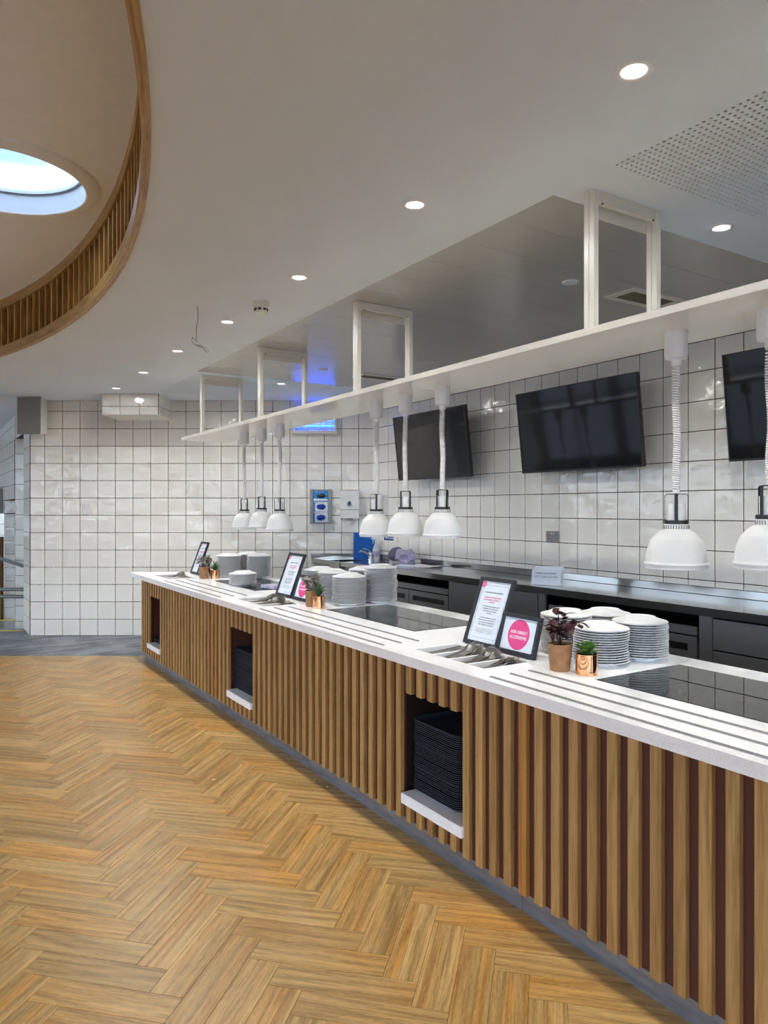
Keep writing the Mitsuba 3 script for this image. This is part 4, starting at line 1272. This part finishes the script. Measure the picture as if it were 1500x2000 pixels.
for (a, b), lab in (((2.665, 3.875), 'steel undercounter fridge below the right end of the back counter'), ((5.075, 6.285), 'steel undercounter fridge below the left end of the back counter')):
    t = thing('undercounter_fridge', lab, 'fridge')
    add('cabinet', bx(XC + .035, XC + .29, a, b, .11, .775), 'dark_void', t)
    add('fascia', bx(XC + .012, XC + .034, a, b, .722, .775, .002), 'steel_dark', t)
    m = (a + b) / 2
    for k, (p, q) in enumerate(((a, m - .004), (m + .004, b))):
        d = yz_prism(sbox(p, .12, q, .714).difference(sbox(p + .06, .622, q - .06, .668)), XC + .012, XC + .030)
        f = add('door', d, 'steel_dark', t)
        add('handle_recess', bx(XC + .028, XC + .034, p + .055, q - .055, .618, .672), 'black_plastic', f)
# sink tap
t = thing('tap', 'chrome lever tap at the sink in front of the blue board', 'tap')
tx, ty = W(-.155, 8.25)
M = T().translate([tx, ty, BZ]).rotate([0, 0, 1], -math.degrees(TH))
add('body', lathe([[0, 0], [.027, 0], [.027, .006], [.022, .012], [.022, .075], [.019, .082], [0, .084]], 28), 'chrome', t, 30, M=M)
add('spout', tube([(-.01, -.01, .05), (-.06, -.05, .085), (-.105, -.09, .10), (-.12, -.10, .085)], [.012, .011, .010, .009], 12), 'chrome', t, True, M=M)
add('lever', tube([(0, 0, .084), (-.03, -.02, .115), (-.085, -.05, .125)], [.008, .006, .005], 10), 'chrome', t, True, M=M)
add('chopping_board', bx(-.352, -.09, 0, .016, 0, .31, .004), 'board_blue', M=TB.translate([0, -.115, BZ + .001]).rotate([1, 0, 0], -15), label='blue chopping board leaning in the kitchen corner', category='chopping board')
# spray bottle
t = thing('spray_bottle', 'clear spray bottle with white trigger beside the blue board', 'spray bottle')
sx_, sy_ = W(-.088, 8.29)
M = T().translate([sx_, sy_, BZ]).rotate([0, 0, 1], -math.degrees(TH))
add('bottle', lathe([[0, 0], [.040, 0], [.042, .005], [.042, .10], [.040, .115], [.022, .165], [.013, .185], [.013, .20], [0, .20]], 32), 'clear_plastic', t, 30, M=M)
add('label_band', lathe([[.0424, .03], [.0428, .032], [.0428, .09], [.0424, .092]], 32), 'lilac', t, True, M=M)
add('collar', lathe([[0, .195], [.016, .195], [.016, .22], [0, .22]], 24), 'white_plastic', t, 30, M=M)
add('trigger_head', cat_(bx(-.045, .03, -.012, .012, .222, .25, .006), bx(-.06, -.045, -.007, .007, .228, .245, .002)), 'white_plastic', t, M=M)
add('trigger', tube([(-.03, 0, .225), (-.038, 0, .205), (-.032, 0, .18)], .005, 8), 'white_plastic', t, True, M=M)
add('rear_fin', tube([(.03, 0, .238), (.045, 0, .21), (.05, 0, .175)], .006, 8), 'white_plastic', t, True, M=M)
# lilac bag heap
hb = trimesh.creation.icosphere(4, 1.0)
hv = hb.vertices.copy()
hv *= (1 + .9 * (meshkit.fbm(hv * 1.1 + 5, 2, 2) - .5) - .30 * np.abs(meshkit.noise(hv * 2.3 + 3, 5) - .5) * 2 + .10 * np.abs(meshkit.noise(hv * 5.5 + 3, 9) - .5))[:, None]
hv[:, 2] *= np.where(hv[:, 2] > 0, 1, 1.2)
hv[:, :2] *= (1 + .25 * np.clip(-hv[:, 2:3], 0, 1))
hv[:, 2] = np.maximum(hv[:, 2], -.75)
hv *= [.10, .125, .095]
hv[:, 2] -= hv[:, 2].min()
add('plastic_bag', trimesh.Trimesh(hv, hb.faces, process=False), 'lilac', smooth=True, M=T().translate([4.25, 6.27, BZ + .0015]), label='crumpled lilac plastic bag on the steel back counter', category='plastic bag')
bow = lathe([[0, 0], [.055, 0], [.075, .02], [.105, .055], [.12, .075], [.116, .077], [.07, .024], [.05, .006], [0, .005]], 40)
add('steel_bowl', bow, 'lilac_dark', smooth=30, M=T().translate([4.23, 6.40, BZ + .070]).rotate([0, 0, 1], 75).rotate([0, 1, 0], 62).scale([.72, .72, .72]), label='grey bowl tipped on its side against the lilac bag', category='bowl')
# papers
sheet = bx(-.105, .105, -.148, .148, 0, .0012).subdivide_to_size(.03)
sv = sheet.vertices.copy()
sv[:, 2] += .012 * (sv[:, 1] / .148) ** 2 + .006 * np.clip(sv[:, 0] / .105, 0, 1) ** 2
add('paper_sheet', trimesh.Trimesh(sv, sheet.faces, process=False), 'paper_white', smooth=30, M=T().translate([4.215, 5.86, BZ + .0012]).rotate([0, 0, 1], 20), label='white sheet of paper with a lifted corner on the steel back counter', category='paper')
add('paper_pad', xf(bx(-.07, .07, -.11, .11, 0, .012, .001), T().translate([4.11, 6.03, BZ + .001]).rotate([0, 0, 1], 24)), 'paper', label='thin white pad between the lilac bag and the paper sheet', category='notepad')
# notice block on the back counter
t = thing('table_sign', 'white notice in a clear holder standing on the steel back counter', 'sign')
M = T().translate([3.985, 3.995, BZ]).rotate([0, 0, 1], -62)
add('base', bx(-.115, .115, -.045, .045, .0005, .006, .002), 'clear_plastic', t, M=M)
add('card', xf(bx(-.112, .112, -.0008, .0008, 0, .115), T().translate([0, -.022, .006]).rotate([1, 0, 0], -12)), 'paper', t, M=M)
add('rear_card', xf(bx(-.105, .110, -.0008, .0008, 0, .135), T().translate([.012, .012, .006]).rotate([1, 0, 0], -6)), 'clear_plastic', t, M=M)
add('lettering', xf(cat_(centred('Please call counter', .0125, 0, .078), centred('1 & 2 to get your meal', .0125, 0, .052)), T().translate([0, -.0232, .006]).rotate([1, 0, 0], 78)), 'ink', t, M=M)

# ---------------------------------------------------------------- crumbs on the wood
for i, (u, v) in enumerate(((418, 1525), (154, 1471), (306, 1461), (282, 1397), (614, 1524), (640, 1538), (275, 1548), (477, 1418), (505, 1438), (258, 1567), (232, 1581), (244, 1440))):
    Yc = 1430 * HC / (v - 993)
    x, y = W((u - 750) / 1430 * Yc, Yc)
    cr = trimesh.creation.icosphere(1, 1.0)
    cr.vertices *= (1 + .7 * (meshkit.noise(cr.vertices * 1.6 + i * 7) - .5))[:, None]
    cr.apply_scale(([.013, .010, .005] if i < 3 else [.006, .005, .003]))
    cr.vertices[:, 2] -= cr.vertices[:, 2].min()
    add('food_crumb', cr, 'bread', M=T().translate([x, y, 0.0003]).rotate([0, 0, 1], 40 * i), smooth=True, label={0: 'largest pale bread crumb, alone in the middle of the wood floor', 1: 'curled bread crumb on the left part of the wood floor', 2: 'flat bread crumb between the curled crumb and the counter', 3: 'pale crumb farthest back on the wood floor', 4: 'crumb in the shadow along the counter plinth, farther from the plinth', 5: 'tiny crumb in the shadow of the counter, nearest to the viewer'}.get(i, 'small pale bread crumb dropped on the herringbone floor'), category='crumb', group='crumbs on the wood floor')
